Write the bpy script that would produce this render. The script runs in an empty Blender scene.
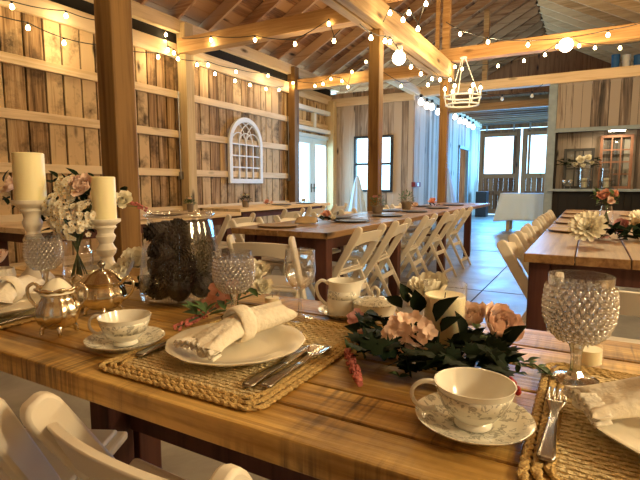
import bpy, bmesh, math, random
from mathutils import Vector, Matrix, Euler
random.seed(7)
C = bpy.context.scene.collection
SC = bpy.context.scene
PI = math.pi
R = math.radians

# ------------------------------------------------------------------ camera, world, lights, exposure
CH = 1.07
cam_d = bpy.data.cameras.new('camera')
cam = bpy.data.objects.new('camera', cam_d)
C.objects.link(cam)
cam.location = (0, 0, CH)
cam.rotation_euler = Euler((R(90 - 6.54), 0, R(29.2)), 'XYZ')
cam_d.sensor_fit = 'HORIZONTAL'
cam_d.sensor_width = 36.0
cam_d.lens = 27.0
cam_d.clip_start = 0.02
cam_d.clip_end = 200
SC.camera = cam

world = bpy.data.worlds.new('sky')
SC.world = world
world.use_nodes = True
wn = world.node_tree.nodes['Background']
wn.inputs[0].default_value = (0.50, 0.80, 1.0, 1)
wn.inputs[1].default_value = 3.6

SC.view_settings.view_transform = 'Standard'
SC.view_settings.look = 'None'
SC.view_settings.gamma = 1
SC.view_settings.use_curve_mapping = False
SC.view_settings.exposure = 0.25


def area(name, loc, aim, sx, sy, power, col):
    d = bpy.data.lights.new(name, 'AREA')
    d.shape = 'RECTANGLE'
    d.size = sx
    d.size_y = sy
    d.energy = power
    d.color = col
    o = bpy.data.objects.new(name, d)
    o.location = loc
    o.rotation_euler = (Vector(aim) - Vector(loc)).to_track_quat('-Z', 'Y').to_euler()
    C.objects.link(o)
    return o


DAY = (0.09, 0.44, 1.0)
area('daylight_side_door', (-6.9, 11.0, 1.3), (0, 10.0, 0.9), 4.4, 3.2, 420, (0.42, 0.76, 1.0))
area('daylight_far_window', (-4.7, 11.3, 1.6), (-4.5, 5, 1.3), 1.9, 2.0, 90, (0.42, 0.76, 1.0))
area('daylight_barn_doors', (-2.2, 19.4, 2.2), (-1.6, 10, 0.2), 3.4, 2.0, 900, DAY)
area('daylight_passage_opening', (3.4, 16.5, 1.8), (-3.6, 14.0, 0.8), 2.6, 2.8, 800, DAY)

# ------------------------------------------------------------------ material helpers


def newmat(name):
    m = bpy.data.materials.new(name)
    m.use_nodes = True
    nt = m.node_tree
    p = nt.nodes['Principled BSDF']
    return m, nt, p


def plain(name, col, rough=0.5, metal=0.0, spec=0.5, var=0.0, vscale=20, bump=0.0, bscale=60, sheen=0, sss=0, coat=0):
    m, nt, p = newmat(name)
    p.inputs['Base Color'].default_value = (*col, 1)
    p.inputs['Roughness'].default_value = rough
    p.inputs['Metallic'].default_value = metal
    p.inputs['Specular IOR Level'].default_value = spec
    p.inputs['Coat Weight'].default_value = coat
    if sss:
        p.inputs['Subsurface Weight'].default_value = sss
        p.inputs['Subsurface Radius'].default_value = (0.02, 0.012, 0.008)
        p.inputs['Subsurface Scale'].default_value = 0.6
    L = nt.links.new
    tc = nt.nodes.new('ShaderNodeTexCoord')
    if var:
        n = nt.nodes.new('ShaderNodeTexNoise')
        n.inputs['Scale'].default_value = vscale
        n.inputs['Detail'].default_value = 5
        L(tc.outputs['Object'], n.inputs['Vector'])
        mx = nt.nodes.new('ShaderNodeMix')
        mx.data_type = 'RGBA'
        mx.inputs[6].default_value = (*[c * (1 - var) for c in col], 1)
        mx.inputs[7].default_value = (*[min(1, c * (1 + var)) for c in col], 1)
        L(n.outputs['Fac'], mx.inputs[0])
        L(mx.outputs[2], p.inputs['Base Color'])
    if bump:
        n = nt.nodes.new('ShaderNodeTexNoise')
        n.inputs['Scale'].default_value = bscale
        n.inputs['Detail'].default_value = 4
        L(tc.outputs['Object'], n.inputs['Vector'])
        b = nt.nodes.new('ShaderNodeBump')
        b.inputs['Strength'].default_value = bump
        b.inputs['Distance'].default_value = 0.01
        L(n.outputs['Fac'], b.inputs['Height'])
        L(b.outputs[0], p.inputs['Normal'])
    return m


def wood(name, cols, axis='Z', rough=0.6, scale=1.0, island=0.5, knots=True, bump=0.35, saw=0.0, spec=0.35, stain=0.0, stcol=(0.03, 0.02, 0.012)):
    """cols: dark, mid, light. grain runs along axis"""
    m, nt, p = newmat(name)
    L = nt.links.new
    N = nt.nodes.new
    tc = N('ShaderNodeTexCoord')
    geo = N('ShaderNodeNewGeometry')
    off = N('ShaderNodeVectorMath')
    off.operation = 'MULTIPLY_ADD'
    cmb = N('ShaderNodeCombineXYZ')
    for i in range(3):
        L(geo.outputs['Random Per Island'], cmb.inputs[i])
    off.inputs[1].default_value = (13.7, 7.3, 19.1)
    L(cmb.outputs[0], off.inputs[0])
    L(tc.outputs['Object'], off.inputs[2])
    mp = N('ShaderNodeMapping')
    s = [14.0 * scale] * 3
    s['XYZ'.index(axis)] = 0.9 * scale
    mp.inputs['Scale'].default_value = s
    L(off.outputs[0], mp.inputs['Vector'])
    n1 = N('ShaderNodeTexNoise')
    n1.inputs['Scale'].default_value = 1.0
    n1.inputs['Detail'].default_value = 7
    n1.inputs['Roughness'].default_value = 0.65
    n1.inputs['Distortion'].default_value = 0.8
    L(mp.outputs[0], n1.inputs['Vector'])
    mp2 = N('ShaderNodeMapping')
    s2 = [70.0 * scale] * 3
    s2['XYZ'.index(axis)] = 2.0 * scale
    mp2.inputs['Scale'].default_value = s2
    L(off.outputs[0], mp2.inputs['Vector'])
    n2 = N('ShaderNodeTexNoise')
    n2.inputs['Scale'].default_value = 1.0
    n2.inputs['Detail'].default_value = 4
    L(mp2.outputs[0], n2.inputs['Vector'])
    add = N('ShaderNodeMath')
    add.operation = 'MULTIPLY_ADD'
    add.inputs[1].default_value = 0.45
    L(n2.outputs['Fac'], add.inputs[0])
    L(n1.outputs['Fac'], add.inputs[2])
    sub = N('ShaderNodeMath')
    sub.operation = 'MULTIPLY_ADD'
    sub.inputs[1].default_value = island
    L(geo.outputs['Random Per Island'], sub.inputs[0])
    L(add.outputs[0], sub.inputs[2])
    ramp = N('ShaderNodeValToRGB')
    e = ramp.color_ramp.elements
    base = 0.45 + island * 0.25
    e[0].position = max(0, base)
    e[0].color = (*cols[0], 1)
    e[1].position = min(1, base + 0.45)
    e[1].color = (*cols[2], 1)
    k = e.new(base + 0.22)
    k.color = (*cols[1], 1)
    L(sub.outputs[0], ramp.inputs[0])
    out = ramp.outputs[0]
    if knots:
        mp3 = N('ShaderNodeMapping')
        s3 = [5.0 * scale] * 3
        s3['XYZ'.index(axis)] = 1.7 * scale
        mp3.inputs['Scale'].default_value = s3
        L(off.outputs[0], mp3.inputs['Vector'])
        v = N('ShaderNodeTexVoronoi')
        v.inputs['Scale'].default_value = 1.0
        L(mp3.outputs[0], v.inputs['Vector'])
        r2 = N('ShaderNodeValToRGB')
        r2.color_ramp.elements[0].position = 0.05
        r2.color_ramp.elements[0].color = (1, 1, 1, 1)
        r2.color_ramp.elements[1].position = 0.16
        r2.color_ramp.elements[1].color = (0, 0, 0, 1)
        L(v.outputs['Distance'], r2.inputs[0])
        mk = N('ShaderNodeMix')
        mk.data_type = 'RGBA'
        L(r2.outputs[0], mk.inputs[0])
        L(out, mk.inputs[6])
        mk.inputs[7].default_value = (*[c * 0.35 for c in cols[0]], 1)
        out = mk.outputs[2]
    if stain:
        ns = N('ShaderNodeTexNoise')
        ns.inputs['Scale'].default_value = 2.3
        ns.inputs['Detail'].default_value = 6
        ns.inputs['Roughness'].default_value = 0.7
        L(off.outputs[0], ns.inputs['Vector'])
        r3 = N('ShaderNodeValToRGB')
        r3.color_ramp.elements[0].position = 0.50
        r3.color_ramp.elements[0].color = (0, 0, 0, 1)
        r3.color_ramp.elements[1].position = 0.68
        r3.color_ramp.elements[1].color = (stain, stain, stain, 1)
        L(ns.outputs['Fac'], r3.inputs[0])
        mk = N('ShaderNodeMix')
        mk.data_type = 'RGBA'
        L(r3.outputs[0], mk.inputs[0])
        L(out, mk.inputs[6])
        mk.inputs[7].default_value = (*stcol, 1)
        out = mk.outputs[2]
    hgt = add.outputs[0]
    if saw:
        mw = N('ShaderNodeMapping')
        sw = [4.0] * 3
        sw['XYZ'.index(axis)] = 85.0
        mw.inputs['Scale'].default_value = sw
        mw.inputs['Rotation'].default_value = (0, 0, R(11))
        L(off.outputs[0], mw.inputs['Vector'])
        w = N('ShaderNodeTexNoise')
        w.inputs['Scale'].default_value = 1.0
        w.inputs['Detail'].default_value = 3
        w.inputs['Distortion'].default_value = 0.5
        L(mw.outputs[0], w.inputs['Vector'])
        nm = N('ShaderNodeTexNoise')
        nm.inputs['Scale'].default_value = 5
        L(off.outputs[0], nm.inputs['Vector'])
        rr = N('ShaderNodeValToRGB')
        rr.color_ramp.elements[0].position = 0.48
        rr.color_ramp.elements[1].position = 0.66
        L(nm.outputs['Fac'], rr.inputs[0])
        inv = N('ShaderNodeMath')
        inv.operation = 'MULTIPLY_ADD'
        inv.use_clamp = True
        inv.inputs[1].default_value = 5.0
        inv.inputs[2].default_value = -2.3
        L(w.outputs['Fac'], inv.inputs[0])
        mulw = N('ShaderNodeMath')
        mulw.operation = 'MULTIPLY'
        L(inv.outputs[0], mulw.inputs[0])
        L(rr.outputs[0], mulw.inputs[1])
        mul2 = N('ShaderNodeMath')
        mul2.operation = 'MULTIPLY'
        mul2.inputs[1].default_value = saw
        L(mulw.outputs[0], mul2.inputs[0])
        mk = N('ShaderNodeMix')
        mk.data_type = 'RGBA'
        L(mul2.outputs[0], mk.inputs[0])
        L(out, mk.inputs[6])
        mk.inputs[7].default_value = (*[c * 0.7 for c in cols[0]], 1)
        out = mk.outputs[2]
    L(out, p.inputs['Base Color'])
    p.inputs['Roughness'].default_value = rough
    p.inputs['Specular IOR Level'].default_value = spec
    b = N('ShaderNodeBump')
    b.inputs['Strength'].default_value = bump
    b.inputs['Distance'].default_value = 0.004
    L(hgt, b.inputs['Height'])
    L(b.outputs[0], p.inputs['Normal'])
    return m


def clear_glass(name, tint=(1, 1, 1), refl=0.9, rough=0.02, lo=0.05, hi=0.95, milk=0.0, power=2.4):
    """thin clear glass: fresnel mix of see-through and mirror"""
    m = bpy.data.materials.new(name)
    m.use_nodes = True
    nt = m.node_tree
    nt.nodes.clear()
    N = nt.nodes.new
    L = nt.links.new
    o = N('ShaderNodeOutputMaterial')
    t = N('ShaderNodeBsdfTransparent')
    t.inputs[0].default_value = (*tint, 1)
    g = N('ShaderNodeBsdfGlossy')
    g.inputs['Roughness'].default_value = rough
    g.inputs[0].default_value = (1, 1, 1, 1)
    lw = N('ShaderNodeLayerWeight')
    pw = N('ShaderNodeMath')
    pw.operation = 'POWER'
    pw.inputs[1].default_value = power
    lw.inputs[0].default_value = 0.5
    mr = N('ShaderNodeMapRange')
    mr.inputs[3].default_value = lo
    mr.inputs[4].default_value = hi
    L(lw.outputs['Facing'], pw.inputs[0])
    L(pw.outputs[0], mr.inputs[0])
    mx = N('ShaderNodeMixShader')
    L(mr.outputs[0], mx.inputs[0])
    L(t.outputs[0], mx.inputs[1])
    L(g.outputs[0], mx.inputs[2])
    last = mx
    if milk:
        d = N('ShaderNodeBsdfDiffuse')
        d.inputs[0].default_value = (0.9, 0.9, 0.9, 1)
        m2 = N('ShaderNodeMixShader')
        m2.inputs[0].default_value = milk
        L(mx.outputs[0], m2.inputs[1])
        L(d.outputs[0], m2.inputs[2])
        last = m2
    L(last.outputs[0], o.inputs[0])
    return m


def emit(name, col, s):
    m = bpy.data.materials.new(name)
    m.use_nodes = True
    nt = m.node_tree
    p = nt.nodes['Principled BSDF']
    p.inputs['Base Color'].default_value = (*col, 1)
    p.inputs['Emission Color'].default_value = (*col, 1)
    p.inputs['Emission Strength'].default_value = s
    return m


M = {}
M['siding'] = wood('old_barn_siding', ((0.085, 0.042, 0.017), (0.36, 0.215, 0.10), (0.64, 0.45, 0.25)), 'Z', 0.85, 0.8, 0.45, True, 0.6, stain=0.9, stcol=(0.05, 0.03, 0.016))
M['siding_grey'] = wood('grey_barn_board', ((0.12, 0.085, 0.065), (0.32, 0.23, 0.165), (0.56, 0.44, 0.34)), 'Z', 0.85, 0.8, 0.55, True, 0.5)
M['siding_mixed'] = wood('reclaimed_board', ((0.055, 0.045, 0.04), (0.175, 0.13, 0.105), (0.34, 0.28, 0.235)), 'Z', 0.85, 0.8, 0.8, True, 0.5)
M['pale_x'] = wood('pale_timber_across', ((0.40, 0.24, 0.11), (0.62, 0.42, 0.22), (0.78, 0.58, 0.36)), 'X', 0.75, 0.7, 0.3)
M['pale_y'] = wood('pale_timber_lengthwise', ((0.40, 0.25, 0.12), (0.62, 0.44, 0.24), (0.80, 0.62, 0.40)), 'Y', 0.75, 0.7, 0.3)
M['pale_z'] = wood('pale_post_timber', ((0.36, 0.23, 0.10), (0.52, 0.37, 0.18), (0.66, 0.50, 0.28)), 'Z', 0.75, 0.7, 0.2)
M['post'] = wood('oiled_post_timber', ((0.05, 0.02, 0.004), (0.13, 0.060, 0.016), (0.24, 0.13, 0.04)), 'Z', 0.6, 0.7, 0.2)
M['beam_x'] = wood('brown_beam_timber', ((0.20, 0.09, 0.03), (0.42, 0.22, 0.08), (0.58, 0.35, 0.15)), 'X', 0.7, 0.7, 0.2)
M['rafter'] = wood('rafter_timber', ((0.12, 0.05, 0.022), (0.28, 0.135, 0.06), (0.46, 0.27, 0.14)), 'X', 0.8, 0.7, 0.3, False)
M['rafter_lamplit'] = wood('lamplit_rafter_timber', ((0.42, 0.24, 0.10), (0.68, 0.45, 0.24), (0.88, 0.66, 0.40)), 'X', 0.8, 0.7, 0.3, False)  # lighter copy of the rafter timber, warm bulb light put into the colour
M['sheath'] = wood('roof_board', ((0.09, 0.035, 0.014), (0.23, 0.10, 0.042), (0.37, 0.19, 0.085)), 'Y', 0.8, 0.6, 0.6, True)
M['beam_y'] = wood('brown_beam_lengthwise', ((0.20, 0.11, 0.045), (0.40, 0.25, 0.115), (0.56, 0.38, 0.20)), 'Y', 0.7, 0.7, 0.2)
M['sheath_lamplit'] = wood('lamplit_roof_board', ((0.13, 0.05, 0.018), (0.30, 0.14, 0.055), (0.44, 0.24, 0.10)), 'Y', 0.8, 0.6, 0.6, True)  # roof boards of the right slope, lightened in colour to look lamplit
M['door_brown'] = wood('barn_door_timber', ((0.08, 0.022, 0.006), (0.20, 0.065, 0.020), (0.34, 0.13, 0.045)), 'Z', 0.7, 0.7, 0.5)
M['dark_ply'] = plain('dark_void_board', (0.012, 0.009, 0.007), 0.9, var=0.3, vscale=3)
M['grey_paint'] = plain('blue_grey_board', (0.22, 0.27, 0.31), 0.6, var=0.35, vscale=9)
M['table_x'] = wood('rustic_table_plank', ((0.06, 0.024, 0.005), (0.36, 0.185, 0.035), (0.70, 0.44, 0.13)), 'X', 0.42, 1.25, 0.14, True, 0.9, saw=0.85, spec=0.45, stain=0.55, stcol=(0.07, 0.03, 0.008))
M['table_y'] = wood('brown_table_plank', ((0.055, 0.024, 0.008), (0.17, 0.08, 0.03), (0.32, 0.18, 0.07)), 'Y', 0.4, 0.8, 0.2, True, 0.35, spec=0.45)
M['leg_dark'] = wood('dark_stained_leg', ((0.022, 0.007, 0.006), (0.06, 0.018, 0.014), (0.10, 0.035, 0.025)), 'Z', 0.5, 0.8, 0.2, False)
M['chair'] = plain('white_resin', (0.78, 0.70, 0.58), 0.42, var=0.03, vscale=6)
M['seat_pad'] = plain('white_vinyl', (0.74, 0.68, 0.60), 0.5)
M['metal_grey'] = plain('grey_bracket_metal', (0.35, 0.35, 0.36), 0.35, 1.0)
M['china'] = plain('cream_china', (0.84, 0.77, 0.62), 0.16, spec=0.55, coat=0.3)
M['china_white'] = plain('white_china', (0.82, 0.78, 0.68), 0.16, spec=0.55, coat=0.3)
M['silver'] = plain('tarnished_silver', (0.78, 0.72, 0.58), 0.17, 1.0, var=0.25, vscale=14)
M['steel'] = plain('cutlery_steel', (0.66, 0.63, 0.58), 0.2, 1.0)
M['steel_dark'] = plain('cutlery_handle', (0.38, 0.35, 0.31), 0.25, 1.0)
M['napkin'] = plain('ivory_napkin', (0.82, 0.74, 0.60), 0.9, bump=0.5, bscale=70)
M['lace'] = plain('cream_lace', (0.84, 0.78, 0.67), 0.95, var=0.10, vscale=160, bump=0.35, bscale=200)
M['wax'] = plain('cream_wax', (0.88, 0.80, 0.55), 0.45, sss=0.25)
M['wax_yellow'] = plain('ivory_wax', (0.90, 0.82, 0.50), 0.45, sss=0.25)
M['white_turned'] = plain('white_distressed_paint', (0.80, 0.74, 0.62), 0.5, var=0.15, vscale=40)
M['cone'] = plain('pinecone_scale', (0.014, 0.0068, 0.0035), 0.7, var=0.6, vscale=60)
M['pet_white'] = plain('white_petal', (0.92, 0.86, 0.70), 0.8, var=0.06, vscale=30)
M['pet_pink'] = plain('pink_petal', (0.96, 0.66, 0.52), 0.8, var=0.14, vscale=18)
M['pet_blush'] = plain('blush_petal', (0.98, 0.70, 0.58), 0.8, var=0.12, vscale=40)
M['pet_coral'] = plain('coral_petal', (0.78, 0.38, 0.27), 0.8, var=0.2, vscale=40)
M['pet_mauve'] = plain('mauve_petal', (0.55, 0.26, 0.24), 0.8)
M['berry'] = plain('red_berry', (0.42, 0.03, 0.03), 0.35)
M['heather'] = plain('dusky_red_spike', (0.52, 0.15, 0.12), 0.8, var=0.3, vscale=200)
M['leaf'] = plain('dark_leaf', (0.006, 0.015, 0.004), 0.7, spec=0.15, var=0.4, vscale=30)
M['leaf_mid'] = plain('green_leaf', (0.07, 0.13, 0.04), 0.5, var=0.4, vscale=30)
M['stem'] = plain('stem', (0.05, 0.08, 0.025), 0.6)
M['pollen'] = plain('flower_centre', (0.65, 0.42, 0.08), 0.9)
M['jute'] = plain('jute_braid', (0.60, 0.40, 0.15), 0.95, var=0.35, vscale=120, bump=1.0, bscale=140)
M['jute_pale'] = plain('pale_woven_jute', (0.78, 0.62, 0.34), 0.95, var=0.25, vscale=160, bump=1.0, bscale=160)
M['cloth'] = plain('white_cloth_blue_daylight_tint', (0.60, 0.75, 0.93), 0.85)  # white cloth, with the blue of the passage daylight mixed into its colour
M['white_paint'] = plain('white_paint', (0.80, 0.80, 0.78), 0.5)
M['blue_white'] = plain('pale_door_paint', (0.62, 0.74, 0.80), 0.45)
M['black'] = plain('black_paint', (0.015, 0.015, 0.017), 0.45)
M['wire'] = plain('black_cable', (0.02, 0.018, 0.015), 0.6)
M['charger'] = plain('dark_slate', (0.055, 0.045, 0.04), 0.45, var=0.2, vscale=30)
M['charger_wood'] = wood('round_wood_charger', ((0.14, 0.08, 0.04), (0.30, 0.19, 0.10), (0.42, 0.29, 0.17)), 'X', 0.55, 1.0, 0.1, False)
M['tan'] = plain('tan_napkin', (0.50, 0.36, 0.20), 0.9)
M['pot'] = plain('stone_pot', (0.22, 0.17, 0.13), 0.8, var=0.3)
M['redbox'] = plain('red_box', (0.20, 0.02, 0.02), 0.5)
M['blue_bin'] = plain('blue_plastic', (0.02, 0.13, 0.38), 0.5)
M['brown_frame'] = plain('brown_window_frame', (0.20, 0.085, 0.045), 0.6, var=0.3, vscale=20)
M['pink_tulle'] = plain('pink_flower', (0.80, 0.42, 0.34), 0.8, var=0.1)
M['glass'] = clear_glass('clear_glass', lo=0.03, hi=0.8, power=3.2)
M['glass_wine'] = clear_glass('wine_glass_clear', lo=0.07, hi=1.0, power=1.9)
M['glass_pane'] = clear_glass('window_glass', (0.94, 0.98, 1.0), lo=0.02, hi=0.5)
M['hob'] = clear_glass('pressed_glass', (0.86, 0.86, 0.86), rough=0.06, lo=0.06, hi=0.95, milk=0.02, power=2.0)
M['bead'], _nt, _p = newmat('pressed_glass_bead')
_p.inputs['Base Color'].default_value = (0.97, 0.97, 0.97, 1)
_p.inputs['Transmission Weight'].default_value = 1.0
_p.inputs['Roughness'].default_value = 0.03
_p.inputs['IOR'].default_value = 1.5
_g = _nt.nodes.new('ShaderNodeBsdfGlossy')
_g.inputs['Roughness'].default_value = 0.12
_g.inputs[0].default_value = (0.95, 0.95, 0.97, 1)
_m = _nt.nodes.new('ShaderNodeMixShader')
_m.inputs[0].default_value = 0.35
_nt.links.new(_p.outputs[0], _m.inputs[1])
_nt.links.new(_g.outputs[0], _m.inputs[2])
_nt.links.new(_m.outputs[0], _nt.nodes['Material Output'].inputs[0])
M['bulb'] = emit('lit_bulb', (1.0, 0.74, 0.34), 28)
M['bulb_big'] = emit('lit_globe', (1.0, 0.80, 0.45), 18)
M['bulb_cool'] = emit('pale_lit_bulb', (1.0, 0.95, 0.82), 5)
M['lamp'] = emit('lamp_tube', (1.0, 0.88, 0.62), 26)
M['milk_bulb'] = plain('unlit_bulb', (0.75, 0.75, 0.72), 0.3)


def china_pattern(name, base, ink):
    m, nt, p = newmat(name)
    N = nt.nodes.new
    L = nt.links.new
    tc = N('ShaderNodeTexCoord')
    n = N('ShaderNodeTexNoise')
    n.inputs['Scale'].default_value = 95
    n.inputs['Detail'].default_value = 2
    n.inputs['Distortion'].default_value = 1.2
    L(tc.outputs['Object'], n.inputs['Vector'])
    r = N('ShaderNodeValToRGB')
    e = r.color_ramp.elements
    e[0].position = 0.53
    e[0].color = (*base, 1)
    e[1].position = 0.70
    e[1].color = (*base, 1)
    for ps in (0.575, 0.64):
        k = e.new(ps)
        k.color = (*ink, 1)
    L(n.outputs['Fac'], r.inputs[0])
    L(r.outputs[0], p.inputs['Base Color'])
    p.inputs['Roughness'].default_value = 0.18
    p.inputs['Coat Weight'].default_value = 0.3
    return m


M['china_floral'] = china_pattern('floral_china', (0.82, 0.78, 0.66), (0.42, 0.40, 0.33))


def floor_mat():
    m, nt, p = newmat('concrete')
    N = nt.nodes.new
    L = nt.links.new
    tc = N('ShaderNodeTexCoord')
    n = N('ShaderNodeTexNoise')
    n.inputs['Scale'].default_value = 1.6
    n.inputs['Detail'].default_value = 9
    n.inputs['Roughness'].default_value = 0.65
    n.inputs['Distortion'].default_value = 0.6
    L(tc.outputs['Object'], n.inputs['Vector'])
    r = N('ShaderNodeValToRGB')
    r.color_ramp.elements[0].position = 0.3
    r.color_ramp.elements[0].color = (0.20, 0.185, 0.165, 1)
    r.color_ramp.elements[1].position = 0.7
    r.color_ramp.elements[1].color = (0.44, 0.42, 0.385, 1)
    L(n.outputs['Fac'], r.inputs[0])
    L(r.outputs[0], p.inputs['Base Color'])
    n3 = N('ShaderNodeTexNoise')
    n3.inputs['Scale'].default_value = 3.5
    n3.inputs['Detail'].default_value = 4
    L(tc.outputs['Object'], n3.inputs['Vector'])
    mr = N('ShaderNodeMapRange')
    mr.inputs[3].default_value = 0.22
    mr.inputs[4].default_value = 0.55
    L(n3.outputs['Fac'], mr.inputs[0])
    L(mr.outputs[0], p.inputs['Roughness'])
    b = N('ShaderNodeBump')
    b.inputs['Strength'].default_value = 0.25
    b.inputs['Distance'].default_value = 0.02
    L(n.outputs['Fac'], b.inputs['Height'])
    L(b.outputs[0], p.inputs['Normal'])
    return m


M['floor'] = floor_mat()

# ------------------------------------------------------------------ mesh helpers


def frame_to(direction, up=(0, 0, 1)):
    """rotation whose Z is direction"""
    z = Vector(direction).normalized()
    u = Vector(up)
    if abs(z.dot(u)) > 0.99:
        u = Vector((0, 1, 0))
    x = u.cross(z).normalized()
    y = z.cross(x)
    return Matrix((x, y, z)).transposed()


class MB:
    def __init__(s):
        s.bm = bmesh.new()

    def _add(s, verts, faces, mat=None):
        vs = [s.bm.verts.new((mat @ Vector(v)) if mat else v) for v in verts]
        for f in faces:
            try:
                s.bm.faces.new([vs[i] for i in f])
            except ValueError:
                pass
        return s

    def box(s, lo, hi, mat=None):
        (x0, y0, z0), (x1, y1, z1) = lo, hi
        v = [(x0, y0, z0), (x1, y0, z0), (x1, y1, z0), (x0, y1, z0), (x0, y0, z1), (x1, y0, z1), (x1, y1, z1), (x0, y1, z1)]
        f = [(3, 2, 1, 0), (4, 5, 6, 7), (0, 1, 5, 4), (1, 2, 6, 5), (2, 3, 7, 6), (3, 0, 4, 7)]
        return s._add(v, f, mat)

    def bar(s, a, b, w, h, up=(0, 0, 1)):
        """rectangular bar from a to b, w across, h along up"""
        a = Vector(a)
        b = Vector(b)
        m = frame_to(b - a, up).to_4x4()
        m.translation = a
        ln = (b - a).length
        return s.box((-w / 2, -h / 2, 0), (w / 2, h / 2, ln), m)

    def tube(s, pts, r, seg=8, closed=False, cap=True):
        pts = [Vector(p) for p in pts]
        n = len(pts)
        rs = r if isinstance(r, (list, tuple)) else [r] * n
        rings = []
        prevx = None
        for i, p in enumerate(pts):
            if closed:
                d = pts[(i + 1) % n] - pts[i - 1]
            else:
                d = pts[min(i + 1, n - 1)] - pts[max(i - 1, 0)]
            if d.length < 1e-9:
                d = Vector((0, 0, 1))
            d.normalize()
            if prevx is None:
                fm = frame_to(d)
                x = fm.col[0]
            else:
                x = (prevx - d * prevx.dot(d))
                x = x.normalized() if x.length > 1e-6 else frame_to(d).col[0]
            prevx = x.copy()
            y = d.cross(x)
            rings.append([s.bm.verts.new(p + (x * math.cos(2 * PI * k / seg) + y * math.sin(2 * PI * k / seg)) * rs[i]) for k in range(seg)])
        m = n if closed else n - 1
        for i in range(m):
            A = rings[i]
            B = rings[(i + 1) % n]
            for k in range(seg):
                try:
                    s.bm.faces.new((A[k], A[(k + 1) % seg], B[(k + 1) % seg], B[k]))
                except ValueError:
                    pass
        if cap and not closed:
            s.bm.faces.new(rings[0][::-1])
            s.bm.faces.new(rings[-1])
        return s

    def lathe(s, prof, seg=24, c=(0, 0, 0), mat=None, flute=0, fn=0, sx=1, sy=1):
        """prof list of (r,z)"""
        rings = []
        for (r, z) in prof:
            ring = []
            for k in range(seg):
                a = 2 * PI * k / seg
                rr = r * (1 + flute * math.cos(fn * a)) if fn else r
                v = Vector((c[0] + rr * sx * math.cos(a), c[1] + rr * sy * math.sin(a), c[2] + z))
                ring.append(s.bm.verts.new(mat @ v if mat else v))
            rings.append(ring)
        for i in range(len(rings) - 1):
            A, B = rings[i], rings[i + 1]
            for k in range(seg):
                s.bm.faces.new((A[k], A[(k + 1) % seg], B[(k + 1) % seg], B[k]))
        if prof[0][0] > 1e-5:
            s.bm.faces.new(rings[0][::-1])
        if prof[-1][0] > 1e-5:
            s.bm.faces.new(rings[-1])
        return s

    def ball(s, c, r, u=8, v=6, sz=1.0):
        prof = [(max(1e-6, r * math.sin(PI * i / v)), -r * sz * math.cos(PI * i / v)) for i in range(v + 1)]
        return s.lathe(prof, u, c)

    def prism(s, outline, d0, d1, mat=None):
        """outline in local xy, extruded along local z from d0 to d1"""
        n = len(outline)
        v = [(x, y, d0) for x, y in outline] + [(x, y, d1) for x, y in outline]
        f = [tuple(range(n - 1, -1, -1)), tuple(range(n, 2 * n))]
        for i in range(n):
            f.append((i, (i + 1) % n, n + (i + 1) % n, n + i))
        return s._add(v, f, mat)

    def grid(s, fn, nu, nv, mat=None):
        """fn(u,v)->point, u,v in 0..1"""
        vs = []
        for j in range(nv + 1):
            for i in range(nu + 1):
                p = Vector(fn(i / nu, j / nv))
                vs.append(s.bm.verts.new(mat @ p if mat else p))
        for j in range(nv):
            for i in range(nu):
                a = j * (nu + 1) + i
                s.bm.faces.new((vs[a], vs[a + 1], vs[a + nu + 2], vs[a + nu + 1]))
        return s

    def petal(s, mat, ln, w, cup=0.3, curl=0.2, nu=4, nv=4, tip=0.5):
        """petal growing along local +Y, cupping up +Z"""
        def fn(u, v):
            x = (u - 0.5) * 2
            prof = math.sin(PI * min(1, 0.12 + 0.88 * v) ** (0.9)) ** tip if v < 1 else 0.25
            prof = max(0.12, math.sin(PI * (0.08 + 0.80 * v)) ** tip)
            return (x * w / 2 * prof, v * ln, cup * ln * v * v + curl * w * x * x * prof + 0.05 * ln * v * math.sin(7 * x + 5 * v))
        return s.grid(fn, nu, nv, mat)

    def leafm(s, mat, ln, w, bend=0.15, fold=0.25):
        def fn(u, v):
            x = (u - 0.5) * 2
            wd = max(0.03, math.sin(PI * v ** 0.8)) if v < 1 else 0.03
            return (x * w / 2 * wd, v * ln, abs(x) * w * fold * wd - bend * ln * v * v)
        return s.grid(fn, 2, 5, mat)

    def ivy(s, mat, sz):
        o = [(0, 0), (0.30, -0.12), (0.50, 0.18), (0.30, 0.36), (0.34, 0.68), (0.12, 0.62), (0, 1.0), (-0.12, 0.62), (-0.34, 0.68), (-0.30, 0.36), (-0.50, 0.18), (-0.30, -0.12)]
        c = s.bm.verts.new(mat @ Vector((0, 0.28 * sz, 0.06 * sz)))
        vs = [s.bm.verts.new(mat @ Vector((x * sz, y * sz, 0.02 * sz * math.sin(7 * x + 5 * y)))) for x, y in o]
        for i in range(len(vs)):
            s.bm.faces.new((c, vs[i], vs[(i + 1) % len(vs)]))
        return s

    def build(s, name, mat, parent=None, smooth=30, bevel=0.0, solid=0.0, sub=0, loc=None, rot=None):
        me = bpy.data.meshes.new(name)
        bmesh.ops.recalc_face_normals(s.bm, faces=s.bm.faces[:])
        s.bm.to_mesh(me)
        s.bm.free()
        o = bpy.data.objects.new(name, me)
        C.objects.link(o)
        me.materials.append(M[mat] if isinstance(mat, str) else mat)
        if parent is not None:
            o.parent = parent
        if loc is not None:
            o.location = loc
        if rot is not None:
            o.rotation_euler = rot
        if solid:
            md = o.modifiers.new('thickness', 'SOLIDIFY')
            md.thickness = solid
            md.offset = 0
        if bevel:
            md = o.modifiers.new('bevel', 'BEVEL')
            md.width = bevel
            md.segments = 2
            md.limit_method = 'ANGLE'
            md.angle_limit = R(50)
        if sub:
            md = o.modifiers.new('subdivision', 'SUBSURF')
            md.levels = sub
            md.render_levels = sub
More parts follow.
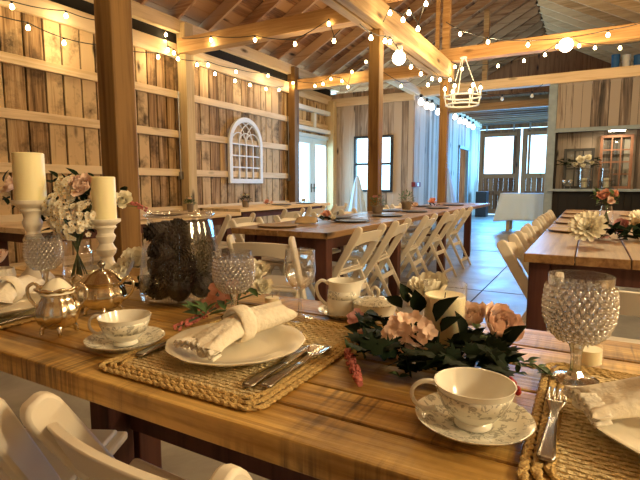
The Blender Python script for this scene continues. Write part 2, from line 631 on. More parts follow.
        if smooth:
            me.polygons.foreach_set('use_smooth', [True] * len(me.polygons))
            try:
                me.set_sharp_from_angle(angle=R(smooth))
            except Exception:
                pass
        return o


def tag(o, label, cat, group=None):
    o['label'] = label
    o['category'] = cat
    if group:
        o['group'] = group
    return o


def thing(name, label, cat, loc=(0, 0, 0), rz=0.0, group=None):
    o = bpy.data.objects.new(name, None)
    o.empty_display_size = 0.1
    C.objects.link(o)
    o.location = loc
    o.rotation_euler = (0, 0, rz)
    return tag(o, label, cat, group)


def structure(o):
    o['kind'] = 'structure'
    return o


def copy_tree(o, parent=None):
    c = o.copy()
    C.objects.link(c)
    if parent is not None:
        c.parent = parent
    for ch in list(o.children):
        copy_tree(ch, c)
    return c


def TR(loc, rx=0, ry=0, rz=0, sc=1.0):
    return Matrix.Translation(loc) @ Euler((rx, ry, rz), 'XYZ').to_matrix().to_4x4() @ Matrix.Scale(sc, 4)


# pixel -> world helpers (pixels measured on the 640x480 photograph)
_Y = R(29.2)
_P = R(6.54)
_f0 = Vector((-math.sin(_Y), math.cos(_Y), 0))
_r = Vector((math.cos(_Y), math.sin(_Y), 0))
_f = _f0 * math.cos(_P) - Vector((0, 0, math.sin(_P)))
_u = _f0 * math.sin(_P) + Vector((0, 0, math.cos(_P)))


def ray(x, y):
    return _f + _r * ((x - 320) / 480) + _u * ((240 - y) / 480)


def atX(x, y, X):
    d = ray(x, y)
    return Vector((0, 0, CH)) + d * (X / d.x)


def atY(x, y, Y):
    d = ray(x, y)
    return Vector((0, 0, CH)) + d * (Y / d.y)


def atZ(x, y, Z):
    d = ray(x, y)
    return Vector((0, 0, CH)) + d * ((Z - CH) / d.z)


# ================================================================== STRUCTURE
XL, XR = -5.75, 2.75
YF, YB = -3.2, 18.4
YC = 10.8            # cross wall
XP = -3.6            # passage wall
YP = 11.2            # partition
RX, RZ = -1.5, 5.93  # ridge
SL = 0.54

m = MB()
m.box((XL - 0.3, YF - 0.3, -0.15), (XR + 0.3, YB + 0.3, 0))
structure(m.build('floor', 'floor', smooth=0))
m = MB()
m.box((-0.906, -2, -0.004), (-0.894, YB, 0.0015))
for y in (1.9, 5.0, 8.1, 11.3, 14.4):
    m.box((XL, y - 0.006, -0.004), (XR, y + 0.006, 0.0015))
m.box((-4.0, -2, -0.004), (-3.988, YB, 0.0015))
structure(m.build('trim_floor_joint', 'dark_ply', smooth=0))


def boards(axis, pos, a0, a1, z0, z1, name, mat, w=0.21, th=0.025, gap=0.012, inward=1, holes=(), ztop=None):
    """vertical boards. axis 'X': wall in plane X=pos running along Y; 'Y': plane Y=pos along X"""
    m = MB()
    t = a0
    while t < a1 - 0.02:
        ww = min(w * random.uniform(0.8, 1.25), a1 - t)
        segs = [(z0, ztop(t + ww / 2) if ztop else z1)]
        for (h0, h1, hz0, hz1) in holes:
            if t + ww > h0 and t < h1:
                if t < h0 - 0.01:
                    ww = h0 - t
                elif t + ww > h1 + 0.01:
                    ww = h1 - t
                    new = []
                    for s0, s1 in segs:
                        if hz0 > s0:
                            new.append((s0, min(hz0, s1)))
                        if hz1 < s1:
                            new.append((max(hz1, s0), s1))
                    segs = new
                else:
                    new = []
                    for s0, s1 in segs:
                        if hz0 > s0:
                            new.append((s0, min(hz0, s1)))
                        if hz1 < s1:
                            new.append((max(hz1, s0), s1))
                    segs = new
        o = random.uniform(0, 0.008)
        for s0, s1 in segs:
            if s1 - s0 < 0.02:
                continue
            if axis == 'X':
                m.box((pos - th / 2 + o, t + gap / 2, s0), (pos + th / 2 + o, t + ww - gap / 2, s1))
            else:
                m.box((t + gap / 2, pos - th / 2 + o, s0), (t + ww - gap / 2, pos + th / 2 + o, s1))
        t += ww
    return structure(m.build(name, mat, smooth=0))


# left wall (siding, backing, girts, plates)
DY0, DY1, DZ = 9.12, 10.70, 2.16
boards('X', XL - 0.03, YF, YC + 0.1, 0, 3.35, 'wall_left', 'siding', holes=[(DY0 - 0.08, DY1 + 0.08, -1, DZ + 0.08)], gap=0.024)
m = MB()
m.box((XL - 0.10, YF, 0), (XL - 0.075, DY0 - 0.08, 3.5))
m.box((XL - 0.10, DY0 - 0.08, DZ + 0.08), (XL - 0.075, DY1 + 0.08, 3.5))
m.box((XL - 0.10, DY1 + 0.08, 0), (XL - 0.075, YC + 0.2, 3.5))
structure(m.build('wall_left_backing', 'dark_ply', smooth=0))
PY = [-0.8, 2.45, 5.77, 8.92]   # wall post lines
n = 1
for z in (0.12, 0.68, 1.265, 1.865, 2.47):
    m = MB()
    m.box((XL, YF, z - 0.055), (XL + 0.05, 8.84, z + 0.055))
    if z > DZ:
        m.box((XL, 9.0, z - 0.055), (XL + 0.05, YC, z + 0.055))
    structure(m.build('trim_wall_left_girt_%d' % n, 'pale_y', smooth=0, bevel=0.004))
    n += 1
m = MB()
m.box((XL, YF, 3.02), (XL + 0.06, YC, 3.235))
structure(m.build('trim_wall_left_rail', 'pale_y', smooth=0, bevel=0.004))
m = MB()
m.box((XL - 0.07, YF, 3.24), (XL + 0.008, YC, 3.40))
structure(m.build('trim_wall_left_gap', 'dark_ply', smooth=0))
m = MB()
m.box((XL - 0.07, YF, 3.40), (XL + 0.11, YC + 0.3, 3.60))
structure(m.build('trim_eave_left', 'pale_y', smooth=0, bevel=0.006))
# framing above the double door
m = MB()
for z, h in ((2.30, 0.09), (2.74, 0.10)):
    m.box((XL, DY0 - 0.06, z), (XL + 0.12, YC - 0.05, z + h))
m.box((XL, 9.86, 2.39), (XL + 0.09, 9.96, 2.74))
structure(m.build('trim_door_header', 'white_paint', smooth=0, bevel=0.004))

# wall posts
for i, y in enumerate(PY):
    m = MB()
    m.box((XL + 0.02, y - 0.09, 0), (XL + 0.20, y + 0.09, 3.55))
    structure(m.build('trim_wall_post_%d' % (i + 1), 'pale_z' if i != 3 else 'post', smooth=0, bevel=0.008))
m = MB()
m.box((XL, YC - 0.20, 0), (XL + 0.20, YC - 0.015, 3.1))
structure(m.build('trim_wall_post_corner', 'pale_z', smooth=0, bevel=0.006))

# cross wall with window, passage wall
WX0, WX1, WZ0, WZ1 = -5.08, -4.08, 0.9, 2.24
boards('Y', YC + 0.03, XL, XP, 0, 3.3, 'wall_cross', 'siding_grey', w=0.17, holes=[(WX0, WX1, WZ0, WZ1)], gap=0.006)
m = MB()
m.box((XL, YC - 0.05, 2.98), (XP + 0.02, YC + 0.01, 3.17))
structure(m.build('trim_cross_plate', 'pale_x', smooth=0, bevel=0.005))
boards('X', XP, YC + 0.05, YB, 0, 3.1, 'wall_passage', 'siding_grey', w=0.19, holes=[(15.2, 16.4, -1, 2.2)], gap=0.006)
m = MB()
m.box((XP - 0.08, YC + 0.05, 0), (XP - 0.03, 15.1, 3.1))
m.box((XP - 0.08, 16.5, 0), (XP - 0.03, YB, 3.1))
m.box((XP - 0.6, 15.0, 0), (XP - 0.55, 16.6, 2.4))
structure(m.build('wall_passage_backing', 'siding_grey', smooth=0))
m = MB()
m.box((XP - 0.05, 9.2, 3.1), (XP + 0.09, YB, 3.28))
structure(m.build('trim_passage_plate', 'pale_y', smooth=0, bevel=0.005))
m = MB()
m.box((XP - 0.02, 15.12, 0), (XP + 0.05, 15.2, 2.28))
m.box((XP - 0.02, 16.4, 0), (XP + 0.05, 16.48, 2.28))
m.box((XP - 0.02, 15.12, 2.2), (XP + 0.05, 16.48, 2.28))
structure(m.build('trim_passage_doorway', 'grey_paint', smooth=0))


def framed(name, label, cat, axis, pos, a0, a1, z0, z1, fr, th, cols, rows, mat, pane='glass_pane', kind=None, inner=0.03):
    t = thing(name, label, cat) if label else bpy.data.objects.new(name, None)
    if not label:
        C.objects.link(t)
        structure(t)

    def bx(m, a, b, c, d, e=th):
        if axis == 'X':
            m.box((pos - e / 2, a, c), (pos + e / 2, b, d))
        else:
            m.box((a, pos - e / 2, c), (b, pos + e / 2, d))
    m = MB()
    bx(m, a0, a0 + fr, z0, z1)
    bx(m, a1 - fr, a1, z0, z1)
    bx(m, a0 + fr, a1 - fr, z0, z0 + fr)
    bx(m, a0 + fr, a1 - fr, z1 - fr, z1)
    m.build('frame', mat, t, smooth=0, bevel=0.004)
    m = MB()
    for i in range(1, cols):
        x = a0 + fr + (a1 - a0 - 2 * fr) * i / cols
        bx(m, x - inner / 2, x + inner / 2, z0 + fr, z1 - fr, th * 0.7)
    for j in range(1, rows):
        z = z0 + fr + (z1 - z0 - 2 * fr) * j / rows
        bx(m, a0 + fr, a1 - fr, z - inner / 2, z + inner / 2, th * 0.66)
    if cols * rows > 1:
        m.build('glazing_bars', mat, t, smooth=0)
    else:
        m.bm.free()
    m = MB()
    bx(m, a0 + fr, a1 - fr, z0 + fr, z1 - fr, 0.006)
    m.build('glass', pane, t, smooth=0)
    return t


framed('window_1', None, None, 'Y', YC + 0.02, WX0, WX1, WZ0, WZ1, 0.055, 0.09, 2, 2, 'black', inner=0.05)
# double glazed door, left wall
mid = (DY0 + DY1) / 2
m = MB()
m.box((XL - 0.08, DY0 - 0.08, 0), (XL + 0.07, DY0, DZ + 0.08))
m.box((XL - 0.08, DY1, 0), (XL + 0.07, DY1 + 0.08, DZ + 0.08))
m.box((XL - 0.08, DY0, DZ), (XL + 0.07, DY1, DZ + 0.08))
structure(m.build('trim_side_door', 'blue_white', smooth=0, bevel=0.004))
for i, (a, b) in enumerate(((DY0 + 0.005, mid - 0.004), (mid + 0.004, DY1 - 0.005))):
    d = framed('door_%d' % (i + 1), None, None, 'X', XL - 0.01, a, b, 0.01, DZ - 0.005, 0.13, 0.05, 1, 1, 'blue_white')
    m = MB()
    hy = b - 0.06 if i == 0 else a + 0.06
    m.tube([(XL + 0.02, hy, 1.0), (XL + 0.075, hy, 1.0), (XL + 0.075, hy + (-0.1 if i == 0 else 0.1), 1.0)], 0.009)
    m.box((XL + 0.014, hy - 0.02, 0.9), (XL + 0.022, hy + 0.02, 1.1))
    m.build('handle', 'black', d)

# back wall and sliding barn doors
YD = 18.25
m = MB()
m.box((XL, YB, 0), (XP, YB + 0.06, 6.2))
m.box((XP, YB, 3.1), (XR, YB + 0.06, 6.2))
m.box((-0.55, YB, 0), (XR, YB + 0.06, 3.1))
structure(m.build('wall_back', 'door_brown', smooth=0))


def barn_door(name, x0, x1, wx0, wx1, wz0, wz1, ztop):
    d = bpy.data.objects.new(name, None)
    C.objects.link(d)
    structure(d)
    m = MB()
    x = x0
    while x < x1 - 0.01:
        w = min(0.17, x1 - x)
        cuts = [(0.03, ztop)] if (x + w <= wx0 or x >= wx1) else [(0.03, wz0), (wz1, ztop)]
        for a, b in cuts:
            m.box((x + 0.003, YD, a), (x + w - 0.003, YD + 0.03, b))
        x += w
    m.build('plank_panel', 'door_brown', d, smooth=0)
    m = MB()
    f = 0.13
    m.box((x0, YD - 0.04, 0.03), (x0 + f, YD, ztop))
    m.box((x1 - f, YD - 0.04, 0.03), (x1, YD, ztop))
    for a, b in ((0.03, 0.2), (wz0 - 0.16, wz0), (wz1, wz1 + 0.13), (ztop - 0.13, ztop), (0.72, 0.86)):
        m.box((x0 + f, YD - 0.04, a), (x1 - f, YD, b))
    m.box((wx0 - 0.08, YD - 0.04, wz0), (wx0, YD, wz1))
    m.box((wx1, YD - 0.04, wz0), (wx1 + 0.08, YD, wz1))
    m.build('frame', 'door_brown', d, smooth=0, bevel=0.004)
    m = MB()
    m.box((wx0, YD - 0.01, wz0), (wx1, YD - 0.004, wz1))
    m.build('glass', 'glass_pane', d, smooth=0)
    m = MB()
    m.box((x0 + 0.2, YD - 0.05, ztop - 0.05), (x0 + 0.26, YD - 0.04, ztop + 0.22))
    m.box((x1 - 0.26, YD - 0.05, ztop - 0.05), (x1 - 0.2, YD - 0.04, ztop + 0.22))
    m.build('hanger', 'metal_grey', d, smooth=0)
    return d


barn_door('door_3', -3.56, -2.19, -3.38, -2.42, 1.47, 2.77, 3.02)
barn_door('door_4', -2.13, -0.60, -1.86, -0.85, 1.47, 2.77, 3.02)
m = MB()
m.box((XP, YD - 0.07, 3.19), (-0.4, YD + 0.02, 3.26))
structure(m.build('trim_door_track', 'metal_grey', smooth=0))
m = MB()
m.box((XP, YD + 0.02, 3.05), (-0.4, YB, 3.5))
structure(m.build('trim_door_lintel', 'door_brown', smooth=0))

# right and front walls (close the barn; open doorways)
boards('X', XR + 0.03, YF, YB, 0, 3.5, 'wall_right', 'siding', w=0.24, holes=[(14.9, 18.1, -1, 3.2)], gap=0.004)
boards('Y', YF - 0.03, XL, XR, 0, 3.5, 'wall_front', 'siding', w=0.24, gap=0.004)
m = MB()
m._add([(XL - 0.2, YF - 0.05, 3.5), (XR + 0.2, YF - 0.05, 3.5), (RX, YF - 0.05, RZ)], [(0, 1, 2)])
m._add([(XL - 0.2, YF - 0.09, 3.5), (XR + 0.2, YF - 0.09, 3.5), (RX, YF - 0.09, RZ)], [(2, 1, 0)])
structure(m.build('wall_front_gable', 'siding', smooth=0))

# partition wall with bar niche
NX0, NX1, NZ0, NZ1 = -0.66, 2.0, 0.99, 2.17
PX0 = -0.84
boards('Y', YP, PX0 + 0.16, XR, NZ1, 3.12, 'wall_partition', 'siding_mixed', w=0.15, gap=0.006)
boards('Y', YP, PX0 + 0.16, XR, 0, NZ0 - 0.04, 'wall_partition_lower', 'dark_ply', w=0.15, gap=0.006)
m = MB()
m.box((PX0, YP - 0.03, 0), (PX0 + 0.16, YP + 0.35, 3.12))
structure(m.build('trim_partition_post', 'grey_paint', smooth=0, bevel=0.006))
boards('Y', YP + 0.42, NX0, NX1, NZ0 - 0.05, NZ1 + 0.1, 'wall_niche', 'siding_mixed', w=0.2, gap=0.006)
m = MB()
m.box((NX0 - 0.03, YP, NZ0), (NX0, YP + 0.41, NZ1))
m.box((NX1, YP, NZ0), (NX1 + 0.03, YP + 0.41, NZ1))
m.box((NX0, YP, NZ1 - 0.0), (NX1, YP + 0.42, NZ1 + 0.03))
structure(m.build('trim_niche_jamb', 'dark_ply', smooth=0))
m = MB()
m.box((NX0 - 0.06, YP - 0.05, NZ1 - 0.03), (NX1 + 0.1, YP - 0.012, NZ1 + 0.05))
structure(m.build('trim_niche_lintel', 'grey_paint', smooth=0, bevel=0.004))
m = MB()
m.box((NX0 - 0.12, YP - 0.13, NZ0 - 0.05), (NX1 + 0.1, YP + 0.41, NZ0))
structure(m.build('trim_niche_ledge', 'grey_paint', smooth=0, bevel=0.005))
m = MB()
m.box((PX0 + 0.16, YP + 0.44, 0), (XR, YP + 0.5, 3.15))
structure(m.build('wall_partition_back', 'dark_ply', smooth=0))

# loft
m = MB()
m.box((XP, YP - 0.1, 3.12), (XR, YP + 0.1, 3.32))
structure(m.build('trim_loft_beam', 'pale_x', smooth=0, bevel=0.006))
m = MB()
m.box((XP, 13.4, 3.02), (-0.7, 13.56, 3.2))
structure(m.build('trim_passage_beam', 'beam_x', smooth=0, bevel=0.006))
m = MB()
m.box((PX0, YP + 0.1, 3.25), (XR, YB, 3.30))
y = 13.4
m.box((XP, 13.4, 3.36), (PX0, YB, 3.41))
structure(m.build('ceiling_loft', 'sheath', smooth=0))
m = MB()
y = 13.8
while y < YB:
    m.box((XP, y, 3.22), (PX0, y + 0.05, 3.36))
    y += 0.45
structure(m.build('trim_loft_joists', 'rafter', smooth=0))

# timber posts, long beam, tie beams
BX = -2.42
BP = [1.92, 5.77, 9.03]
BZ0, BZ1 = 2.97, 3.27
for i, y in enumerate(BP):
    m = MB()
    m.box((BX - 0.073, y - 0.073, 0), (BX + 0.073, y + 0.073, BZ0))
    structure(m.build('trim_post_%d' % (i + 1), 'post', smooth=0, bevel=0.01))
m = MB()
m.box((BX - 0.13, YF, BZ0), (BX - 0.015, BP[2] + 0.14, BZ1))
m.box((BX + 0.015, YF, BZ0), (BX + 0.13, BP[2] + 0.14, BZ1))
structure(m.build('trim_long_beam', 'beam_y', smooth=0, bevel=0.008))
for i, (y, x1) in enumerate(((1.92, XR), (5.70, XR), (9.03, XR))):
    m = MB()
    m.box((XL + 0.1, y - 0.09, 3.08), (BX - 0.14, y + 0.09, 3.30))
    m.box((BX - 0.3, y - 0.10, BZ1 + 0.01), (x1, y + 0.10, BZ1 + 0.23))
    structure(m.build('trim_tie_beam_%d' % (i + 1), 'beam_x', smooth=0, bevel=0.008))


def roofz(x):
    return RZ - SL * abs(x - RX)


for i, (x, y) in enumerate(((BX, 9.03), (BX, 12.7), (BX - 0.16, 9.03))):
    m = MB()
    w = 0.06 if i < 2 else 0.035
    m.box((x - w, y - w, 3.5 if i != 1 else 3.3), (x + w, y + w, roofz(x) - 0.12))
    structure(m.build('trim_king_post_%d' % (i + 1), 'beam_x', smooth=0))

# roof: rafters and sheathing
for sx, nm, mt in ((-1, 'ceiling_rafters_left', 'rafter'), (1, 'ceiling_rafters_right', 'rafter_lamplit')):
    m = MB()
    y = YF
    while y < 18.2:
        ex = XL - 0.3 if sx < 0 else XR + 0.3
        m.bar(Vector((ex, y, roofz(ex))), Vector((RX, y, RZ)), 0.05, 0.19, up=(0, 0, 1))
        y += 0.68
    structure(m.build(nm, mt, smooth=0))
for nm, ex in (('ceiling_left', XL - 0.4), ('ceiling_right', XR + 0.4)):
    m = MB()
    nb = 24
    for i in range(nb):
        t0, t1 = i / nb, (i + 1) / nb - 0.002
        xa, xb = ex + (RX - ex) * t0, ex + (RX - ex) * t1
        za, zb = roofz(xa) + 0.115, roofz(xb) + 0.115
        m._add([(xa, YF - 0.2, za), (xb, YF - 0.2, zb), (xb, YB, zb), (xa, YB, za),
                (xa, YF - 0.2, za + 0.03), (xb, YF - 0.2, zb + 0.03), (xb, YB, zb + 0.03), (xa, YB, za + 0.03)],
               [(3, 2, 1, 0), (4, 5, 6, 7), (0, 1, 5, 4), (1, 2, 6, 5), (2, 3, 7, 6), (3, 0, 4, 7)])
    structure(m.build(nm, 'sheath' if ex < 0 else 'sheath_lamplit', smooth=0))
    m = MB()
    za, zb = roofz(ex) + 0.16, RZ + 0.16
    m._add([(ex, YF - 0.2, za), (RX, YF - 0.2, zb), (RX, YB, zb), (ex, YB, za),
            (ex, YF - 0.2, za + 0.03), (RX, YF - 0.2, zb + 0.03), (RX, YB, zb + 0.03), (ex, YB, za + 0.03)],
           [(3, 2, 1, 0), (4, 5, 6, 7), (0, 1, 5, 4), (1, 2, 6, 5), (2, 3, 7, 6), (3, 0, 4, 7)])
    structure(m.build(nm + '_cover', 'dark_ply', smooth=0))


def atD(x, y, d):
    return Vector((0, 0, CH)) + ray(x, y) * d


TZ = 0.76
ORD = ['first', 'second', 'third', 'fourth', 'fifth', 'sixth', 'seventh', 'eighth', 'ninth', 'tenth']

# ================================================================== TABLES


def farm_table(name, label, x0, x1, y0, y1, axis, seams, legs, mat, group=None, th=0.042, stretcher=None, apron=True, gap=0.0022):
    cx, cy = (x0 + x1) / 2, (y0 + y1) / 2
    t = thing(name, label, 'table', (cx, cy, 0), 0, group)
    m = MB()
    for a, b in zip(seams[:-1], seams[1:]):
        dz = random.uniform(-0.0015, 0)
        if axis == 'X':
            lo, hi = (x0 - cx, a + gap - cy, TZ - th), (x1 - cx, b - gap - cy, TZ + dz)
        else:
            lo, hi = (a + gap - cx, y0 - cy, TZ - th), (b - gap - cx, y1 - cy, TZ + dz)
        m.box(lo, hi)
    m.build('tabletop', mat, t, smooth=0, bevel=0.0035)
    for lx, ly in legs:
        m = MB()
        m.box((lx - cx - 0.045, ly - cy - 0.045, 0), (lx - cx + 0.045, ly - cy + 0.045, TZ - th - 0.002))
        m.build('leg', 'leg_dark', t, smooth=0, bevel=0.006)
    if apron:
        xs = [l[0] for l in legs]
        ys = [l[1] for l in legs]
        m = MB()
        z0, z1 = TZ - th - 0.09, TZ - th - 0.004
        for yy in (min(ys), max(ys)):
            m.box((min(xs) - cx + 0.046, yy - cy - 0.02, z0), (max(xs) - cx - 0.046, yy - cy + 0.02, z1))
        for xx in (min(xs), max(xs)):
            m.box((xx - cx - 0.02, min(ys) - cy + 0.046, z0), (xx - cx + 0.02, max(ys) - cy - 0.046, z1))
        m.build('apron', 'leg_dark', t, smooth=0, bevel=0.003)
    if stretcher:
        m = MB()
        m.box(*stretcher)
        m.build('stretcher', 'leg_dark', t, smooth=0, bevel=0.004)
    return t


NT = farm_table('farm_table', 'rustic plank farm table in the foreground laid with china, jar and flowers', -1.9, 1.4, 0.467, 1.112, 'X',
                [0.467, 0.548, 0.63, 0.765, 0.872, 0.985, 1.112], [(-1.28, 0.94), (-1.28, 1.05), (0.7, 0.94), (0.7, 1.05)], 'table_x', apron=False)
m = MB()
ncx, ncy = -0.25, (0.467 + 1.112) / 2
m.box((-1.23 - ncx, 0.965 - ncy, 0.30), (0.65 - ncx, 1.025 - ncy, 0.39))
m.build('stretcher', 'leg_dark', NT, smooth=0, bevel=0.004)
for xx in (-1.28, 0.7):
    m = MB()
    m.box((xx - 0.03 - ncx, 0.50 - ncy, 0.645), (xx + 0.03 - ncx, 0.893 - ncy, 0.715))
    m.build('crossbar', 'leg_dark', NT, smooth=0, bevel=0.004)

CX0, CX1 = -2.27, -1.47
GT = 'long brown tables of the middle row'
farm_table('farm_table', 'brown plank table of the middle row, nearest one with folding chair at its end', CX0, CX1, 2.73, 5.0, 'Y',
           [CX0, -2.05, -1.86, -1.67, CX1], [(-2.17, 2.86), (-1.57, 2.86), (-2.17, 4.25), (-1.57, 4.25)], 'table_y', GT)
farm_table('farm_table', 'brown plank table of the middle row, farther one beyond the potted plants', CX0, CX1, 5.02, 8.6, 'Y',
           [CX0, -2.05, -1.86, -1.67, CX1], [(-2.17, 5.9), (-1.57, 5.9), (-2.17, 7.35), (-1.57, 7.35)], 'table_y', GT)
RX0, RX1 = -0.25, 0.62
farm_table('farm_table', 'brown plank table at right running towards the bar niche', RX0, RX1, 2.36, 6.85, 'Y',
           [RX0, -0.04, 0.17, 0.40, RX1], [(-0.185, 2.46), (0.55, 2.46), (-0.185, 6.7), (0.55, 6.7)], 'table_y')
farm_table('farm_table', 'light plank table by the left wall, nearer one behind the pinecone jar', -4.25, -3.5, 1.95, 4.4, 'Y',
           [-4.25, -4.0, -3.75, -3.5], [(-4.15, 2.1), (-3.6, 2.1), (-4.15, 4.25), (-3.6, 4.25)], 'pale_y', 'tables along the left wall')
farm_table('farm_table', 'light plank table by the left wall, farther one below the arched mirror frame', -4.7, -3.95, 4.95, 7.45, 'Y',
           [-4.7, -4.45, -4.2, -3.95], [(-4.6, 5.1), (-4.05, 5.1), (-4.6, 7.3), (-4.05, 7.3)], 'pale_y', 'tables along the left wall')

# ================================================================== FOLDING CHAIRS


def make_chair(label, group):
    t = thing('folding_chair', label, 'chair', (0, 0, 0), 0, group)
    top, bot = Vector((0, -0.235, 0.745)), Vector((0, 0.205, 0.0))
    for sx in (-1, 1):
        m = MB()
        # upright and front leg in one long slanting rail with a rounded cap
        x = sx * 0.188
        d = (bot - top).normalized()
        prof = []
        n = Vector((0, d.z, -d.y))
        pts = [(top - d * 0.040, 0.010), (top - d * 0.036, 0.018), (top - d * 0.026, 0.025), (top - d * 0.012, 0.0285), (top + d * 0.01, 0.029), (top + d * 0.25, 0.027), (top + d * 0.45, 0.025), (bot - d * 0.2, 0.021), (bot, 0.017)]
        out = [(p - n * w) for p, w in pts] + [(p + n * w) for p, w in reversed(pts)]
        mm = Matrix(((0, 0, 1, x), (1, 0, 0, 0), (0, 1, 0, 0), (0, 0, 0, 1)))
        m.prism([(p.y, max(0.0, p.z)) for p in out], -0.013, 0.013, mm)
        m.build('leg', 'chair', t, smooth=40, bevel=0.006)
    for sx in (-1, 1):
        m = MB()
        a, b = Vector((sx * 0.166, -0.03, 0.47)), Vector((sx * 0.166, -0.27, 0.0))
        d = (b - a).normalized()
        n = Vector((0, d.z, -d.y))
        out = [a - n * 0.019 - d * 0.02, b - n * 0.014, b + n * 0.014, a + n * 0.019 - d * 0.02]
        mm = Matrix(((0, 0, 1, a.x), (1, 0, 0, 0), (0, 1, 0, 0), (0, 0, 0, 1)))
        m.prism([(p.y, max(0.0, p.z)) for p in out], -0.009, 0.009, mm)
        m.build('rear_leg', 'chair', t, smooth=0, bevel=0.004)
    for zz, h in ((0.30, 0.042), (0.10, 0.032)):
        m = MB()
        yy = -0.03 - 0.24 * (0.47 - zz) / 0.47
        m.box((-0.155, yy - 0.008, zz - h / 2), (0.155, yy + 0.008, zz + h / 2))
        m.build('rear_stretcher', 'chair', t, smooth=0, bevel=0.003)
    m = MB()
    m.box((-0.174, 0.135, 0.075), (0.174, 0.153, 0.105))
    m.build('front_stretcher', 'chair', t, smooth=0, bevel=0.003)
    # curved back panel
    m = MB()
    n = 12
    vs = []
    for i in range(n + 1):
        u = i / n
        x = -0.178 + 0.356 * u
        q = (2 * u - 1) ** 2
        y = -0.205 - 0.030 * (1 - q)
        zt = 0.735 + 0.012 * (1 - q)
        zb = 0.635 + 0.028 * (1 - q)
        dy = 0.045
        vs.append(((x, y - 0.009 - 0.03, zt), (x, y + 0.009 - 0.03, zt), (x, y + 0.009 + dy - 0.03, zb), (x, y - 0.009 + dy - 0.03, zb)))
    V = [m.bm.verts.new(p) for q in vs for p in q]
    for i in range(n):
        for k in range(4):
            m.bm.faces.new((V[i * 4 + k], V[i * 4 + (k + 1) % 4], V[i * 4 + 4 + (k + 1) % 4], V[i * 4 + 4 + k]))
    m.bm.faces.new(V[0:4])
    m.bm.faces.new(V[-4:])
    m.build('backrest', 'chair', t, smooth=40, bevel=0.004)
    m = MB()
    m.box((-0.168, -0.085, 0.425), (0.168, 0.265, 0.448))
    m.build('seat', 'chair', t, smooth=0, bevel=0.008)
    m = MB()
    m.box((-0.15, -0.065, 0.4485), (0.15, 0.245, 0.463))
    m.build('seat_pad', 'seat_pad', t, smooth=30, bevel=0.007)
    return t


chair0 = make_chair('white folding chair pulled up to the foreground table, rail nearest the camera', 'chairs at the foreground table')
chair0.location = (-0.517, 0.638, 0)
chair0.rotation_euler = (0, 0, R(-2))
chair0.scale = (1, 1, 0.962)


def chair(x, y, rz, label, group=None):
    c = copy_tree(chair0)
    c.location = (x, y, 0)
    c.rotation_euler = (0, 0, rz)
    c.scale = (1, 1, 0.962) if y < 0.7 else (1, 1, 1)
    c['label'] = label
    if group:
        c['group'] = group
    elif 'group' in c.keys():
        del c['group']
    return c


chair(-1.05, 0.485, R(27), 'white folding chair in the bottom left corner, grey in shade', 'chairs at the foreground table')
chair(-1.68, 2.44, R(14), 'white folding chair at the near end of the middle table behind the wine glass')
chair(0.125, 1.98, R(-2), 'white folding chair at the near end of the right table behind the hobnail goblet')
for i, y in enumerate((3.2, 3.85, 4.62, 5.45, 6.38)):
    chair(-1.60 + random.uniform(-0.02, 0.02), y, R(90 + random.uniform(-4, 4)),
          'white folding chair on the aisle side of the middle row, %s from the near end' % ORD[i], 'chairs on the aisle side of the middle row')
for i, y in enumerate((3.3, 3.95, 4.65, 5.3, 6.4, 7.0)):
    chair(-2.33, y, R(-90 + random.uniform(-4, 4)),
          'white folding chair on the wall side of the middle row, %s from the near end' % ORD[i], 'chairs on the wall side of the middle row')
for i, y in enumerate((2.83, 3.45, 4.08, 4.72, 5.36, 6.0)):
    chair(-0.14, y, R(-90 + random.uniform(-3, 3)),
          'white folding chair on the left side of the right table, %s from the near end' % ORD[i], 'chairs along the right table')
for i, (x, y) in enumerate(((-3.35, 3.05), (-3.30, 3.85), (-3.42, 5.05), (-3.55, 5.85), (-3.62, 6.7))):
    chair(x, y, R(90 + random.uniform(-5, 5)),
          'white folding chair at the wall side tables, %s from the near end' % ORD[i], 'chairs at the wall side tables')

for ch in chair0.children:
    if ch.name.startswith('seat'):
        # this chair's seat is tipped up against its back frame
        ch.matrix_basis = Matrix.Translation((0, 0.065, 0.30)) @ Matrix.Rotation(R(120.6), 4, 'X') @ Matrix.Translation((0, 0.085, -0.444))

# ================================================================== FOREGROUND: mats, plates, napkins, cutlery


